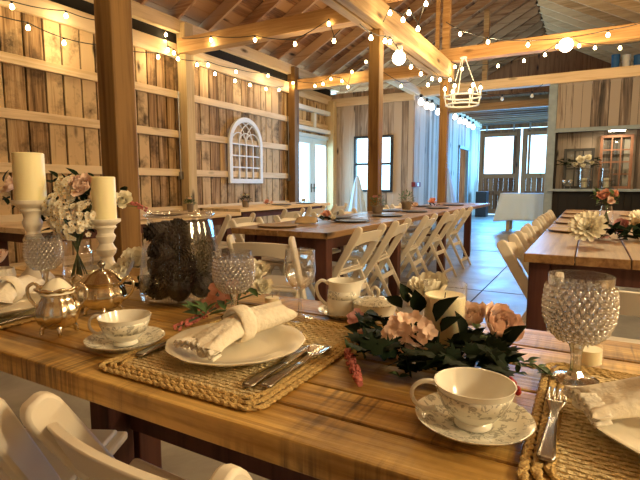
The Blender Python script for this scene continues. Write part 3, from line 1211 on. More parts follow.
def placemat(label, x0, x1, y0, y1, group):
    cx, cy = (x0 + x1) / 2, (y0 + y1) / 2
    hx, hy = (x1 - x0) / 2, (y1 - y0) / 2
    t = thing('placemat', label, 'placemat', (cx, cy, TZ), 0, group)
    m = MB()
    nx, ny = 28, 36
    m.box((-hx + 0.035, -hy + 0.035, 0), (hx - 0.035, hy - 0.035, 0.003))
    for j in range(ny):
        y = -hy + 0.04 + (2 * hy - 0.08) * j / (ny - 1)
        m.tube([(-hx + 0.036 + (2 * hx - 0.072) * k / 40, y + 0.0006 * math.sin(k * 2.2 + j), 0.0035 + 0.0014 * math.sin(k * PI / 1.5 + j * PI)) for k in range(41)], 0.0038, 5)
    m.build('woven_centre', 'jute_pale', t, smooth=60)
    m = MB()
    for ring in range(3):
        o = 0.006 + ring * 0.0125
        rr = 0.025
        path = []
        a, b = hx - o, hy - o
        for (qx, qy, a0) in ((a - rr, b - rr, 0), (-a + rr, b - rr, 90), (-a + rr, -b + rr, 180), (a - rr, -b + rr, 270)):
            for k in range(5):
                an = R(a0 + 22.5 * k)
                path.append(Vector((qx + rr * math.cos(an), qy + rr * math.sin(an), 0.0055)))
        dense = []
        for p, q in zip(path, path[1:] + path[:1]):
            nn = max(1, int((q - p).length / 0.006))
            for k in range(nn):
                dense.append(p.lerp(q, k / nn))
        nd = len(dense)
        for ph in (0, PI):
            pts = []
            for k, p in enumerate(dense):
                d = (dense[(k + 1) % nd] - dense[k - 1]).normalized()
                sd = Vector((-d.y, d.x, 0))
                w = k * 2 * PI / 5.0
                w = round(nd / 5.0) * 2 * PI * k / nd + ph
                pts.append(p + sd * 0.0030 * math.cos(w) + Vector((0, 0, 0.0016 * math.sin(w))))
            m.tube(pts, 0.0040, 6, closed=True)
    m.build('braided_border', 'jute', t, smooth=60)
    t.scale = (1, 1, 0.62)
    return t


placemat('braided jute placemat under the napkin plate in the middle of the foreground', -0.725, -0.374, 0.495, 0.93, 'braided placemats')
placemat('braided jute placemat in the bottom right corner under fork and plate', -0.052, 0.36, 0.495, 0.905, 'braided placemats')
placemat('braided jute placemat at the left edge beside the silver creamer', -1.50, -1.09, 0.49, 0.89, 'braided placemats')


def plate_mesh(name, loc, r, mat, label, cat='plate', group=None, flute=0.0):
    m = MB()
    k = r / 0.145
    P = [(0, 0.003), (0.082, 0.003), (0.084, 0), (0.089, 0), (0.092, 0.005), (0.125, 0.013), (0.144, 0.022), (0.1455, 0.0245), (0.143, 0.0255), (0.124, 0.0175), (0.098, 0.0125), (0.088, 0.0085), (0.06, 0.0078), (0, 0.0075)]
    m.lathe([(max(1e-6, a * k), b * k) for a, b in P], 64, flute=flute, fn=12)
    o = m.build(name, mat, None, smooth=50, loc=loc)
    return tag(o, label, cat, group)


MZ = TZ + 0.0066
plate_mesh('dinner_plate', (-0.551, 0.672, MZ), 0.125, 'china', 'cream dinner plate with raised rim on the middle placemat', group='dinner plates', flute=0.008)
plate_mesh('dinner_plate', (0.134, 0.690, MZ), 0.130, 'china', 'cream dinner plate cut by the right edge of the picture', group='dinner plates', flute=0.008)
plate_mesh('dinner_plate', (-1.245, 0.612, MZ), 0.130, 'china', 'cream dinner plate at the left edge behind the silver creamer', group='dinner plates', flute=0.008)


def napkin(a, b, label, ringlabel, ringt=0.5, fan=0.058, tail=0.034, lace=True, seed=1):
    """rolled napkin lying from a (fanned lace end) to b"""
    rnd = random.Random(seed)
    a, b = Vector(a), Vector(b)
    ax = (b - a)
    ln = ax.length
    rz = math.atan2(ax.y, ax.x)
    t = thing('napkin', label, 'napkin', (a.x, a.y, a.z), rz)
    tilt = (b.z - a.z) / ln
    ph = [rnd.uniform(0, 6) for _ in range(6)]

    def half(tt):
        if tt < ringt:
            q = tt / ringt
            return fan + (0.025 - fan) * (q ** 0.7), 0.011 + 0.013 * q
        q = (tt - ringt) / (1 - ringt)
        return 0.025 + (tail - 0.025) * math.sin(q * PI / 2), 0.024 - 0.004 * q

    def ringpts(tt, seg, scale=1.0):
        w, h = half(tt)
        pts = []
        for k in range(seg):
            an = 2 * PI * k / seg
            ca, sa = math.cos(an), math.sin(an)
            amp = 0.10 + 0.55 * max(0, (ringt - tt) / ringt) + 0.18 * max(0, (tt - ringt))
            rip = 1 + amp * 0.33 * (math.sin(5 * an + ph[0] + 2 * tt) + 0.7 * math.sin(9 * an + ph[1] - 3 * tt))
            y = w * ca * scale
            z = h * (1 + sa * (rip if sa > 0 else 1) * scale)
            z = max(0.001, z)
            pts.append(Vector((tt * ln + 0.008 * math.sin(3 * an + ph[2]) * (1 if 0.05 < tt < 0.95 else 1.3), y, z + tilt * tt * ln)))
        return pts
    m = MB()
    seg, nl = 40, 26
    rings = [[m.bm.verts.new(p) for p in ringpts(i / nl, seg)] for i in range(nl + 1)]
    for A, B in zip(rings[:-1], rings[1:]):
        for k in range(seg):
            m.bm.faces.new((A[k], A[(k + 1) % seg], B[(k + 1) % seg], B[k]))
    for rr, tt, sg in ((rings[0], 0.03, 1), (rings[-1], 0.95, -1)):
        w, h = half(tt)
        inner = [m.bm.verts.new(p) for p in ringpts(tt, seg, 0.6)]
        c = m.bm.verts.new(Vector((tt * ln + sg * 0.01, 0, h + tilt * tt * ln)))
        for k in range(seg):
            m.bm.faces.new((rr[k], rr[(k + 1) % seg], inner[(k + 1) % seg], inner[k]))
            m.bm.faces.new((inner[k], inner[(k + 1) % seg], c))
    m.build('cloth', 'napkin', t, smooth=60)
    if lace:
        m = MB()
        for lay in range(2):
            def fn(u, v):
                x = (u - 0.5) * 2
                w = fan * (1.0 + 0.12 * v)
                return (-0.022 * v + 0.012, x * w, 0.005 + 0.008 * lay + 0.0022 * math.sin(u * 47 + lay * 2) * (0.4 + v) + 0.009 * (1 - x * x) - 0.003 * v)
            m.grid(fn, 60, 5)
        m.build('lace_edge', 'lace', t, smooth=60, solid=0.0012)
    # ring
    w, h = half(ringt)
    m = MB()
    segs, band = 36, 9
    prof = [(-0.016, 0), (-0.014, 0.003), (-0.006, 0.0045), (0.006, 0.0045), (0.014, 0.003), (0.016, 0)]
    prof = prof + [(p[0], -0.0008) for p in reversed(prof)]
    rr = []
    for k in range(segs):
        an = 2 * PI * k / segs
        row = []
        for px, po in prof:
            row.append(m.bm.verts.new(Vector((px, (w + 0.0045 + po) * math.cos(an), (h * 1.06 + 0.0045 + po) * math.sin(an)))))
        rr.append(row)
    np_ = len(prof)
    for k in range(segs):
        A, B = rr[k], rr[(k + 1) % segs]
        for j in range(np_):
            m.bm.faces.new((A[j], A[(j + 1) % np_], B[(j + 1) % np_], B[j]))
    cpos = Matrix.Translation(a) @ Matrix.Rotation(rz, 4, 'Z') @ Vector((ringt * ln, 0, h + tilt * ringt * ln + 0.001))
    o = m.build('napkin_ring', 'napkin', None, smooth=60, loc=cpos, rot=(0, -math.atan(tilt), rz))
    tag(o, ringlabel, 'napkin ring', 'napkin rings')
    return t


PZ = MZ + 0.010
na, nb = atZ(197, 347, TZ + 0.036), atZ(281, 315, TZ + 0.050)
napkin((na.x, na.y, PZ + 0.008), (nb.x, nb.y, PZ + 0.020), 'ivory rolled napkin with lace end on the middle dinner plate',
       'cloth covered napkin ring around the napkin on the middle plate', 0.47, 0.052, 0.036, True, 1)
na, nb = atZ(586, 404, TZ + 0.036), atZ(700, 398, TZ + 0.05)
napkin((na.x, na.y, PZ + 0.010), (nb.x, nb.y, PZ + 0.014), 'ivory napkin with wide lace frill on the plate at the right edge',
       'cloth covered napkin ring at the right edge of the picture', 0.70, 0.042, 0.034, True, 3)
napkin((-1.175, 0.560, PZ + 0.012), (-1.27, 0.71, PZ + 0.018), 'ivory rolled napkin on the plate at the left edge',
       'cloth covered napkin ring on the plate at the left edge', 0.45, 0.05, 0.034, False, 5)


def cutlery(kind, a, b, z, label, group):
    a, b = Vector((*a, 0)), Vector((*b, 0))
    ln = (b - a).length
    rz = math.atan2((b - a).y, (b - a).x)
    t = thing(kind, label, kind.split('_')[-1], (a.x, a.y, z), rz, group)
    m = MB()
    m.grid(lambda u, v: ((ln * 0.52) * v, (u - 0.5) * (0.021 - 0.010 * min(1, v * 1.15) ** 0.8 if v > 0.06 else 0.013 + 0.008 * v / 0.06), 0.0035 + 0.003 * math.sin(PI * v) * 0.6), 4, 14)
    m.build('handle', 'steel_dark', t, smooth=60, solid=0.0035)
    m = MB()
    if 'knife' in kind:
        def fn(u, v):
            w = 0.011 + 0.009 * math.sin(PI * min(1, v * 0.62 + 0.15)) if v < 0.9 else 0.018 * (1 - (v - 0.9) * 6)
            return (ln * (0.515 + 0.485 * v), -0.006 + u * max(0.003, w), 0.0035)
        m.grid(fn, 2, 16)
        m.build('blade', 'steel', t, smooth=40, solid=0.0016)
    elif 'spoon' in kind:
        m.grid(lambda u, v: (ln * (0.515 + 0.485 * v),
                             (u - 0.5) * (0.010 if v < 0.35 else 0.010 + 0.032 * math.sin(PI * min(1, (v - 0.35) / 0.65)) ** 0.7),
                             0.004 + 0.004 * math.sin(PI * v / 0.8) * (1 if v < 0.4 else 0.4) + (0.008 * (2 * u - 1) ** 2 * math.sin(PI * (v - 0.35) / 0.65) if v > 0.35 else 0)), 8, 22)
        m.build('bowl', 'steel', t, smooth=60, solid=0.0014)
    else:
        m.grid(lambda u, v: (ln * (0.515 + 0.24 * v), (u - 0.5) * (0.010 + 0.016 * max(0, (v - 0.45) / 0.55) ** 0.8), 0.004 + 0.005 * v * v), 4, 10)
        for k in range(4):
            yy = (k - 1.5) * 0.0068
            m.grid(lambda u, v: (ln * (0.75 + 0.25 * v), yy + (u - 0.5) * (0.0042 - 0.0016 * v), 0.009 + 0.004 * math.sin(PI * v) - 0.003 * v), 2, 7)
        m.build('tines', 'steel', t, smooth=60, solid=0.0016)
    return t


cutlery('table_knife', (-0.434, 0.548), (-0.437, 0.755), MZ, 'steel table knife on the middle placemat beside the plate', 'table knives')
cutlery('dessert_spoon', (-0.409, 0.560), (-0.411, 0.768), MZ, 'steel spoon at the right edge of the middle placemat', None)
cutlery('dinner_fork', (-0.682, 0.560), (-0.690, 0.73), MZ, 'steel fork half hidden left of the middle plate', 'forks')
cutlery('dinner_fork', (-0.026, 0.553), (-0.024, 0.762), MZ, 'steel fork with worn handle on the right hand placemat', 'forks')
cutlery('table_knife', (-1.107, 0.535), (-1.112, 0.735), MZ, 'steel table knife at the left edge beside the silver creamer', 'table knives')

# ---------------------------------------------------------------- cups, goblets, glasses


def saucer(loc, r, label, rz=0):
    k = r / 0.076
    m = MB()
    P = [(0, 0.003), (0.04, 0.003), (0.041, 0), (0.044, 0), (0.047, 0.004), (0.066, 0.012), (0.0755, 0.018), (0.0762, 0.0195), (0.0745, 0.0195), (0.062, 0.0125), (0.042, 0.0065), (0.026, 0.006), (0.0245, 0.0045), (0, 0.0045)]
    m.lathe([(max(1e-6, a * k), b * k) for a, b in P], 56, flute=0.006, fn=8)
    o = m.build('saucer', 'china_floral', None, smooth=50, loc=loc)
    return tag(o, label, 'saucer', 'saucers')


def teacup(loc, rz, label, k=1.0):
    t = thing('teacup', label, 'cup', loc, rz, 'teacups')
    m = MB()
    P = [(0, 0.002), (0.020, 0.002), (0.022, 0), (0.0245, 0.0), (0.025, 0.004), (0.022, 0.008), (0.029, 0.013), (0.040, 0.025), (0.0465, 0.040), (0.0515, 0.056), (0.0528, 0.0585), (0.0512, 0.0585), (0.045, 0.041), (0.038, 0.026), (0.027, 0.0155), (0, 0.0125)]
    m.lathe([(max(1e-6, a * k), b * k) for a, b in P], 48)
    m.build('bowl', 'china_white', t, smooth=50)
    m = MB()
    m.lathe([(0.0412 * k, 0.0265 * k), (0.0470 * k, 0.0403 * k), (0.0500 * k, 0.0495 * k)], 48)
    bm = m.bm
    for f in [f for f in bm.faces if len(f.verts) > 4]:
        bm.faces.remove(f)
    m.build('floral_band', 'china_floral', t, smooth=60, solid=0.0005)
    m = MB()
    pts = []
    for i in range(17):
        an = R(118 - 236 * i / 16)
        pts.append(((0.060 + 0.022 * math.cos(an)) * k, 0, (0.036 + 0.0195 * math.sin(an)) * k))
    m.tube(pts, [0.0042 * k - 0.0012 * k * math.sin(PI * i / 16) for i in range(17)], 8)
    m.build('handle', 'china_white', t, smooth=60)
    return t


saucer((-0.768, 0.603, TZ), 0.073, 'floral saucer under the teacup left of the napkin plate')
teacup((-0.768, 0.603, TZ + 0.0060), R(200), 'floral china teacup beside the silver creamer', 0.93)
saucer((-0.114, 0.606, TZ), 0.073, 'floral saucer under the teacup in front of the pillar candle')
teacup((-0.114, 0.606, TZ + 0.0060), R(198), 'floral china teacup in front of the pillar candle and pink peony', 0.95)


def goblet(label, loc, k=1.0):
    t = thing('hobnail_goblet', label, 'goblet', loc, random.uniform(0, 3), 'hobnail goblets')
    m = MB()
    P = [(0, 0.0), (0.034, 0), (0.035, 0.002), (0.030, 0.005), (0.013, 0.009), (0.0085, 0.016), (0.0075, 0.035), (0.0095, 0.050), (0.013, 0.060), (0.010, 0.063)]
    m.lathe([(max(1e-6, a * k), b * k) for a, b in P], 8, c=(0, 0, 0))
    m.build('stem', 'bead', t, smooth=25)
    ko = [(0.010, 0.060), (0.026, 0.065), (0.039, 0.078), (0.0465, 0.098), (0.048, 0.118), (0.046, 0.138), (0.044, 0.150), (0.0445, 0.163)]
    ki = [(0.0425, 0.163), (0.042, 0.150), (0.044, 0.138), (0.046, 0.118), (0.0445, 0.098), (0.037, 0.080), (0.024, 0.068), (0.0001, 0.066)]
    m = MB()
    m.lathe([(a * k, b * k) for a, b in ko + ki], 40)
    m.build('bowl', 'hob', t, smooth=60)
    m = MB()
    import bisect
    zs = [p[1] for p in ko]
    z = 0.067
    row = 0
    while z < 0.149:
        i = max(1, min(len(zs) - 1, bisect.bisect(zs, z)))
        f = (z - zs[i - 1]) / (zs[i] - zs[i - 1])
        r = ko[i - 1][0] + (ko[i][0] - ko[i - 1][0]) * f
        nrm = (0.0078)
        n = 26 if r > 0.036 else max(10, int(2 * PI * r / nrm))
        br = min(0.0046, PI * r / n * 0.98)
        for q in range(n):
            an = 2 * PI * (q + 0.5 * (row % 2)) / n
            m.ball((r * k * math.cos(an), r * k * math.sin(an), z * k), br * k, 6, 5)
        z += br * 1.72
        row += 1
    m.build('hobnails', 'bead', t, smooth=80)
    return t


goblet('hobnail glass goblet behind the napkin plate in front of the pinecone jar', (-0.702, 0.850, TZ + 0.0052), 0.95)
goblet('large hobnail glass goblet at right in front of the right table', (-0.004, 0.828, TZ + 0.0052), 1.03)
g3 = atZ(35, 297, TZ)
goblet('hobnail glass goblet at the left behind the silver creamer', (g3.x - 0.03, g3.y + 0.05, TZ + 0.0052), 1.0)

t = thing('wine_glass', 'clear plain wine glass behind the napkin plate', 'wine glass', (-0.566, 0.918, TZ + 0.0052))
m = MB()
P = [(0, 0), (0.033, 0), (0.0335, 0.0015), (0.012, 0.005), (0.0045, 0.010), (0.0038, 0.055), (0.007, 0.066), (0.009, 0.068)]
m.lathe([(max(1e-6, a), b) for a, b in P], 28)
m.build('stem', 'hob', t, smooth=60)
m = MB()
P = [(0.0001, 0.068), (0.016, 0.072), (0.030, 0.088), (0.0365, 0.108), (0.0355, 0.135), (0.0325, 0.160), (0.0315, 0.160), (0.0345, 0.135), (0.0355, 0.108), (0.029, 0.090), (0.015, 0.0745), (0.0001, 0.071)]
m.lathe(P, 36)
m.build('bowl', 'glass_wine', t, smooth=60)


def votive(loc, r, h, label, wax=True):
    t = thing('votive_candle', label, 'candle', loc)
    m = MB()
    P = [(0.0001, 0), (r * 0.9, 0), (r * 0.95, 0.003), (r, h), (r * 0.93, h), (r * 0.88, 0.006), (0.0001, 0.005)]
    m.lathe(P, 24)
    m.build('glass_cup', 'glass', t, smooth=40)
    if wax:
        m = MB()
        m.lathe([(0.0001, 0.0055), (r * 0.86, 0.0065), (r * 0.885, h * 0.55), (0.0001, h * 0.55)], 24)
        m.build('wax', 'wax', t, smooth=40)
        m = MB()
        m.tube([(0, 0, h * 0.55), (0.0005, 0, h * 0.55 + 0.008)], 0.0008, 5)
        m.build('wick', 'black', t)
    return t


votive((-0.700, 1.000, TZ), 0.021, 0.040, 'small clear votive candle behind the napkin plate')
votive((0.012, 0.925, TZ), 0.026, 0.055, 'small clear votive candle behind the stem of the right goblet')

# ---------------------------------------------------------------- pinecone jar
JX, JY = -0.957, 0.940
t = thing('glass_jar', 'large clear glass jar with rolled rim full of dark pinecones', 'jar', (JX, JY, TZ))
m = MB()
P = [(0.0001, 0.004), (0.085, 0.004), (0.098, 0.0), (0.106, 0.010), (0.109, 0.022), (0.109, 0.05), (0.104, 0.10), (0.097, 0.15), (0.090, 0.195), (0.084, 0.215), (0.083, 0.222), (0.088, 0.226), (0.0905, 0.232), (0.088, 0.239), (0.083, 0.241),
     (0.080, 0.236), (0.079, 0.222), (0.081, 0.212), (0.087, 0.193), (0.094, 0.15), (0.101, 0.10), (0.106, 0.05), (0.105, 0.024), (0.098, 0.012), (0.0001, 0.010)]
m.lathe(P, 56)
m.build('body', 'glass', t, smooth=60)
m = MB()
m.tube([(-0.087 * math.cos(a), -0.087 * math.sin(a), 0.232) for a in [2 * PI * i / 48 for i in range(48)]], 0.0055, 8, closed=True)
m.build('rim', 'hob', t, smooth=60)


def pinecone_mesh():
    m = MB()
    prof = [(0.001, -0.034), (0.014, -0.031), (0.022, -0.020), (0.0245, -0.006), (0.022, 0.010), (0.015, 0.025), (0.006, 0.034), (0.001, 0.037)]
    m.lathe(prof, 12)
    rows = 9
    for j in range(rows):
        f = (j + 0.5) / rows
        z = -0.031 + 0.064 * f
        r = 0.0245 * math.sin(PI * (0.14 + 0.78 * f)) ** 0.75
        n = 9 if r > 0.018 else 7
        for k in range(n):
            an = 2 * PI * (k + 0.5 * (j % 2)) / n
            w = PI * r / n * 0.98
            h = 0.0085
            mt = Matrix.Translation((r * math.cos(an), r * math.sin(an), z)) @ Matrix.Rotation(an - PI / 2, 4, 'Z')
            # thick lifted scale: x along the ring, y outward, z up the cone
            m._add([(-w, -0.004, -h), (w, -0.004, -h), (w * 0.95, 0.0045, h * 0.55), (0, 0.0085, h), (-w * 0.95, 0.0045, h * 0.55), (w * 0.6, -0.002, h * 0.9), (-w * 0.6, -0.002, h * 0.9)],
                   [(0, 1, 2, 3, 4), (2, 5, 3), (3, 5, 6), (3, 6, 4)], mt)
    return m


cone0 = pinecone_mesh().build('pinecone', 'cone', None, smooth=0)
tag(cone0, 'dark brown pinecone packed inside the large glass jar', 'pinecone', 'pinecones in the glass jar')
# settle the cones apart from each other inside the tapering jar
rp = random.Random(17)
CR = 0.0310
spots = [Vector((rp.uniform(-0.06, 0.06), rp.uniform(-0.06, 0.06), rp.uniform(0.04, 0.19))) for _ in range(36)]
for it in range(500):
    for i in range(len(spots)):
        for j in range(i):
            d = spots[i] - spots[j]
            ln = d.length or 1e-4
            if ln < 2 * CR:
                d *= (2 * CR - ln) * 0.5 / ln
                spots[i] += d
                spots[j] -= d
        p = spots[i]
        p.z = min(max(p.z - 0.0004, 0.012 + CR), 0.198 - CR * 0.5)
        wall = 0.105 - max(0, p.z - 0.05) * 0.165 - CR - 0.005
        rr = math.hypot(p.x, p.y)
        if rr > wall:
            p.x *= wall / rr
            p.y *= wall / rr
for i, (x, y, z) in enumerate(spots):
    o = cone0 if i == 0 else cone0.copy()
    if i:
        C.objects.link(o)
    o.location = (JX + x, JY + y, TZ + z)
    o.rotation_euler = (random.uniform(0, 6), random.uniform(0, 6), random.uniform(0, 6))
    o.scale = (0.90, 0.90, 0.84)

# ---------------------------------------------------------------- silver service


def silver_feet(t, r, h, n=4):
    for k in range(n):
        m = MB()
        a = 2 * PI * k / n + 0.6
        c, s_ = math.cos(a), math.sin(a)
        m.tube([(r * 0.75 * c, r * 0.75 * s_, h), (r * 1.0 * c, r * 1.0 * s_, h * 0.55), (r * 0.98 * c, r * 0.98 * s_, 0.004), (r * 1.12 * c, r * 1.12 * s_, 0.0035)], [0.006, 0.0045, 0.0035, 0.0034], 7)
        m.build('foot', 'silver', t, smooth=60)


def scroll(t, pts, r=0.0035, mat='silver', name='handle'):
    m = MB()
    P_ = []
    n = len(pts)
    for i in range(n - 1):
        p0, p1, p2, p3 = (Vector(pts[max(0, i - 1)]), Vector(pts[i]), Vector(pts[i + 1]), Vector(pts[min(n - 1, i + 2)]))
        for k in range(5):
            u = k / 5
            P_.append(0.5 * ((2 * p1) + (p2 - p0) * u + (2 * p0 - 5 * p1 + 4 * p2 - p3) * u * u + (3 * p1 - p0 - 3 * p2 + p3) * u ** 3))
    P_.append(Vector(pts[-1]))
    m.tube(P_, r, 8)
    return m.build(name, mat, t, smooth=60)


t = thing('silver_creamer', 'tarnished silver footed creamer filled with something white, left foreground', 'creamer', (-0.955, 0.588, TZ), R(25))
m = MB()
P = [(0.0001, 0.015), (0.024, 0.016), (0.036, 0.026), (0.042, 0.042), (0.040, 0.058), (0.033, 0.072), (0.028, 0.080), (0.031, 0.090), (0.039, 0.098), (0.0375, 0.0985), (0.029, 0.091), (0.026, 0.080), (0.031, 0.070), (0.0001, 0.069)]
m.lathe(P, 40, flute=0.05, fn=8)
m.build('body', 'silver', t, smooth=60)
silver_feet(t, 0.032, 0.022)
for sx in (-1, 1):
    scroll(t, [(sx * 0.036, 0, 0.097), (sx * 0.050, 0, 0.106), (sx * 0.064, 0, 0.096), (sx * 0.062, 0, 0.076), (sx * 0.048, 0, 0.058), (sx * 0.041, 0, 0.046)])
m = MB()
m.tube([(0.0385 * math.cos(a) * (1 + 0.05 * math.cos(8 * a)), 0.0385 * math.sin(a) * (1 + 0.05 * math.cos(8 * a)), 0.098 + 0.002 * math.cos(8 * a)) for a in [2 * PI * i / 64 for i in range(64)]], 0.0028, 7, closed=True)
m.build('rim', 'silver', t, smooth=60)
m = MB()
m.grid(lambda u, v: (0.034 * v * math.cos(2 * PI * u), 0.034 * v * math.sin(2 * PI * u), 0.088 + 0.030 * (1 - v * v) + 0.004 * math.sin(9 * PI * u) * v * (1 - v)), 32, 8)
o = m.build('sugar_mound', 'pet_white', None, smooth=60, loc=(-0.955, 0.588, TZ))
tag(o, 'white mound heaped in the silver creamer', 'sugar')

t = thing('silver_sugar_bowl', 'tarnished silver lidded sugar bowl behind the silver creamer', 'sugar bowl', (-1.01, 0.735, TZ), R(20))
m = MB()
P = [(0.0001, 0.014), (0.03, 0.016), (0.046, 0.028), (0.053, 0.044), (0.049, 0.060), (0.043, 0.070), (0.050, 0.078), (0.0485, 0.079), (0.041, 0.072), (0.0001, 0.071)]
m.lathe(P, 40, flute=0.04, fn=10)
m.build('body', 'silver', t, smooth=60)
silver_feet(t, 0.040, 0.022)
for sx in (-1, 1):
    scroll(t, [(sx * 0.048, 0, 0.077), (sx * 0.064, 0, 0.092), (sx * 0.080, 0, 0.082), (sx * 0.077, 0, 0.060), (sx * 0.062, 0, 0.044), (sx * 0.052, 0, 0.040)])
m = MB()
P = [(0.0515, 0.0795), (0.052, 0.082), (0.044, 0.088), (0.032, 0.100), (0.017, 0.108), (0.007, 0.111), (0.0001, 0.112)]
m.lathe([(0.0001, 0.0795)] + P, 40, flute=0.03, fn=10)
ld = m.build('lid', 'silver', t, smooth=60)
m = MB()
m.lathe([(0.006, 0.110), (0.005, 0.115), (0.009, 0.120), (0.008, 0.126), (0.003, 0.130), (0.0001, 0.132)], 14)
m.build('finial', 'steel_dark', ld, smooth=60)

# ---------------------------------------------------------------- white china pitcher and sugar bowl
saucer((-0.497, 1.005, TZ), 0.062, 'small floral saucer under the white pitcher')
t = thing('pitcher', 'small white floral china pitcher behind the placemat', 'pitcher', (-0.497, 1.005, TZ + 0.0055), R(18), None)
m = MB()
rows = []
for (r, z) in [(0.0001, 0.002), (0.034, 0.0), (0.039, 0.004), (0.0405, 0.02), (0.038, 0.045), (0.036, 0.065), (0.039, 0.080), (0.0378, 0.0805), (0.0345, 0.065), (0.0365, 0.045), (0.038, 0.02), (0.036, 0.007), (0.0001, 0.006)]:
    row = []
    for k in range(40):
        an = 2 * PI * k / 40
        lip = max(0, math.cos(an)) ** 6 * max(0, (z - 0.05) / 0.03) if r > 0.03 else 0
        row.append(m.bm.verts.new(((r + 0.016 * lip) * math.cos(an), (r) * math.sin(an), z + 0.007 * lip)))
    rows.append(row)
for A, B in zip(rows[:-1], rows[1:]):
    for k in range(40):
        m.bm.faces.new((A[k], A[(k + 1) % 40], B[(k + 1) % 40], B[k]))
m.build('body', 'china_white', t, smooth=60)
m = MB()
m.lathe([(0.0388, 0.040), (0.0372, 0.058)], 40)
for f in [f for f in m.bm.faces if len(f.verts) > 4]:
    m.bm.faces.remove(f)
m.build('floral_band', 'china_floral', t, smooth=60, solid=0.0006)
scroll(t, [(-0.036, 0, 0.070), (-0.052, 0, 0.078), (-0.066, 0, 0.066), (-0.062, 0, 0.042), (-0.048, 0, 0.024), (-0.038, 0, 0.020)], 0.0042, 'china_white')

t = thing('china_sugar_bowl', 'white floral lidded sugar bowl behind the pink hydrangea', 'sugar bowl', (-0.415, 1.0, TZ))
m = MB()
m.lathe([(0.0001, 0.003), (0.03, 0), (0.034, 0.003), (0.044, 0.016), (0.049, 0.034), (0.049, 0.042), (0.0001, 0.042)], 40)
m.build('body', 'china_white', t, smooth=50)
m = MB()
m.lathe([(0.0001, 0.0425), (0.051, 0.0425), (0.0515, 0.045), (0.040, 0.050), (0.02, 0.056), (0.006, 0.058), (0.0001, 0.058)], 40)
ld = m.build('lid', 'china_floral', t, smooth=50)
scroll(ld, [(-0.006, 0, 0.056), (-0.009, 0, 0.070), (0, 0, 0.078), (0.009, 0, 0.070), (0.006, 0, 0.056)], 0.004, 'china_white', 'knob')

# ---------------------------------------------------------------- candles
CA = Vector((-0.233, 0.912, TZ))
t = thing('pillar_candle', 'cream pillar candle in a clear glass cylinder among the flowers', 'candle', CA)
m = MB()
m.lathe([(0.0001, 0.0), (0.040, 0.0), (0.041, 0.003), (0.041, 0.122), (0.0395, 0.122), (0.0393, 0.004), (0.0001, 0.004)], 44)
m.build('glass_cylinder', 'glass', t, smooth=40)
m = MB()
m.lathe([(0.0001, 0.0045), (0.0385, 0.0045), (0.0388, 0.098), (0.037, 0.100), (0.02, 0.094), (0.0001, 0.093)], 44)
m.build('wax', 'wax', t, smooth=40)
m = MB()
m.tube([(0, 0, 0.093), (0.001, 0, 0.104)], 0.001, 5)
m.build('wick', 'black', t)


def candlestick(loc, h, rt, candle_r, candle_h, label, clabel):
    t = thing('candlestick', label, 'candlestick', loc, 0, 'white candlesticks')
    k = h
    m = MB()
    P = [(0.0001, 0), (0.052, 0), (0.053, 0.010), (0.045, 0.020), (0.028, 0.035 * 1.2), (0.022, 0.22 * k), (0.030, 0.27 * k), (0.022, 0.32 * k), (0.019, 0.40 * k), (0.028, 0.46 * k), (0.031, 0.52 * k), (0.024, 0.57 * k), (0.020, 0.62 * k), (0.027, 0.68 * k), (0.030, 0.73 * k), (0.024, 0.78 * k), (0.026, 0.83 * k), (0.034, 0.87 * k), (0.030, 0.90 * k), (rt * 0.95, 0.95 * k), (rt, 0.965 * k), (rt, k), (0.0001, k)]
    m.lathe(P, 32)
    m.build('turned_post', 'white_turned', t, smooth=40)
    c = thing('pillar_candle', clabel, 'candle', (loc[0], loc[1], loc[2] + h), 0, 'ivory candles on candlesticks')
    m = MB()
    m.lathe([(0.0001, 0), (candle_r, 0), (candle_r, candle_h - 0.003), (candle_r - 0.003, candle_h), (candle_r * 0.6, candle_h - 0.004), (0.0001, candle_h - 0.005)], 36)
    m.build('wax', 'wax_yellow', c, smooth=40)
    m = MB()
    m.tube([(0, 0, candle_h - 0.005), (0.001, 0.001, candle_h + 0.008)], 0.0011, 5)
    m.build('wick', 'black', c)


c1 = atD(31, 200, 1.53)
candlestick((c1.x, c1.y, TZ), c1.z - TZ, 0.056, 0.045, 0.148, 'taller white turned wooden candlestick at the left', 'thicker ivory candle on the taller candlestick')
c2 = atD(105, 219, 1.53)
candlestick((c2.x, c2.y, TZ), c2.z - TZ, 0.047, 0.036, 0.134, 'shorter white turned wooden candlestick right of the bouquet', 'slimmer ivory candle on the shorter candlestick')

# ================================================================== FLOWERS


def peony(parent, name, loc, nrm, r, mat, n=34, seed=0, openness=1.0):
    rnd = random.Random(seed)
    base = Matrix.Translation(loc) @ frame_to(nrm).to_4x4()
    m = MB()
    n = int(n * 1.7)
    for i in range(n):
        f = i / (n - 1)                      # 0 inner, 1 outer
        an = i * 2.39996 + rnd.uniform(-0.25, 0.25)
        tilt = R(92 - 74 * f * openness + rnd.uniform(-10, 10))
        ln = r * (0.50 + 0.52 * f) * rnd.uniform(0.85, 1.12)
        mt = base @ Matrix.Rotation(an, 4, 'Z') @ Matrix.Translation((0, r * 0.16 * (0.3 + f), -r * 0.22)) @ Matrix.Rotation(tilt, 4, 'X') @ Matrix.Rotation(rnd.uniform(-0.2, 0.2), 4, 'Y')
        m.petal(mt, ln, r * (0.48 + 0.34 * f), cup=0.42 * (1 - 0.2 * f), curl=0.22, nu=4, nv=4)
    return m.build(name, mat, parent, smooth=80)


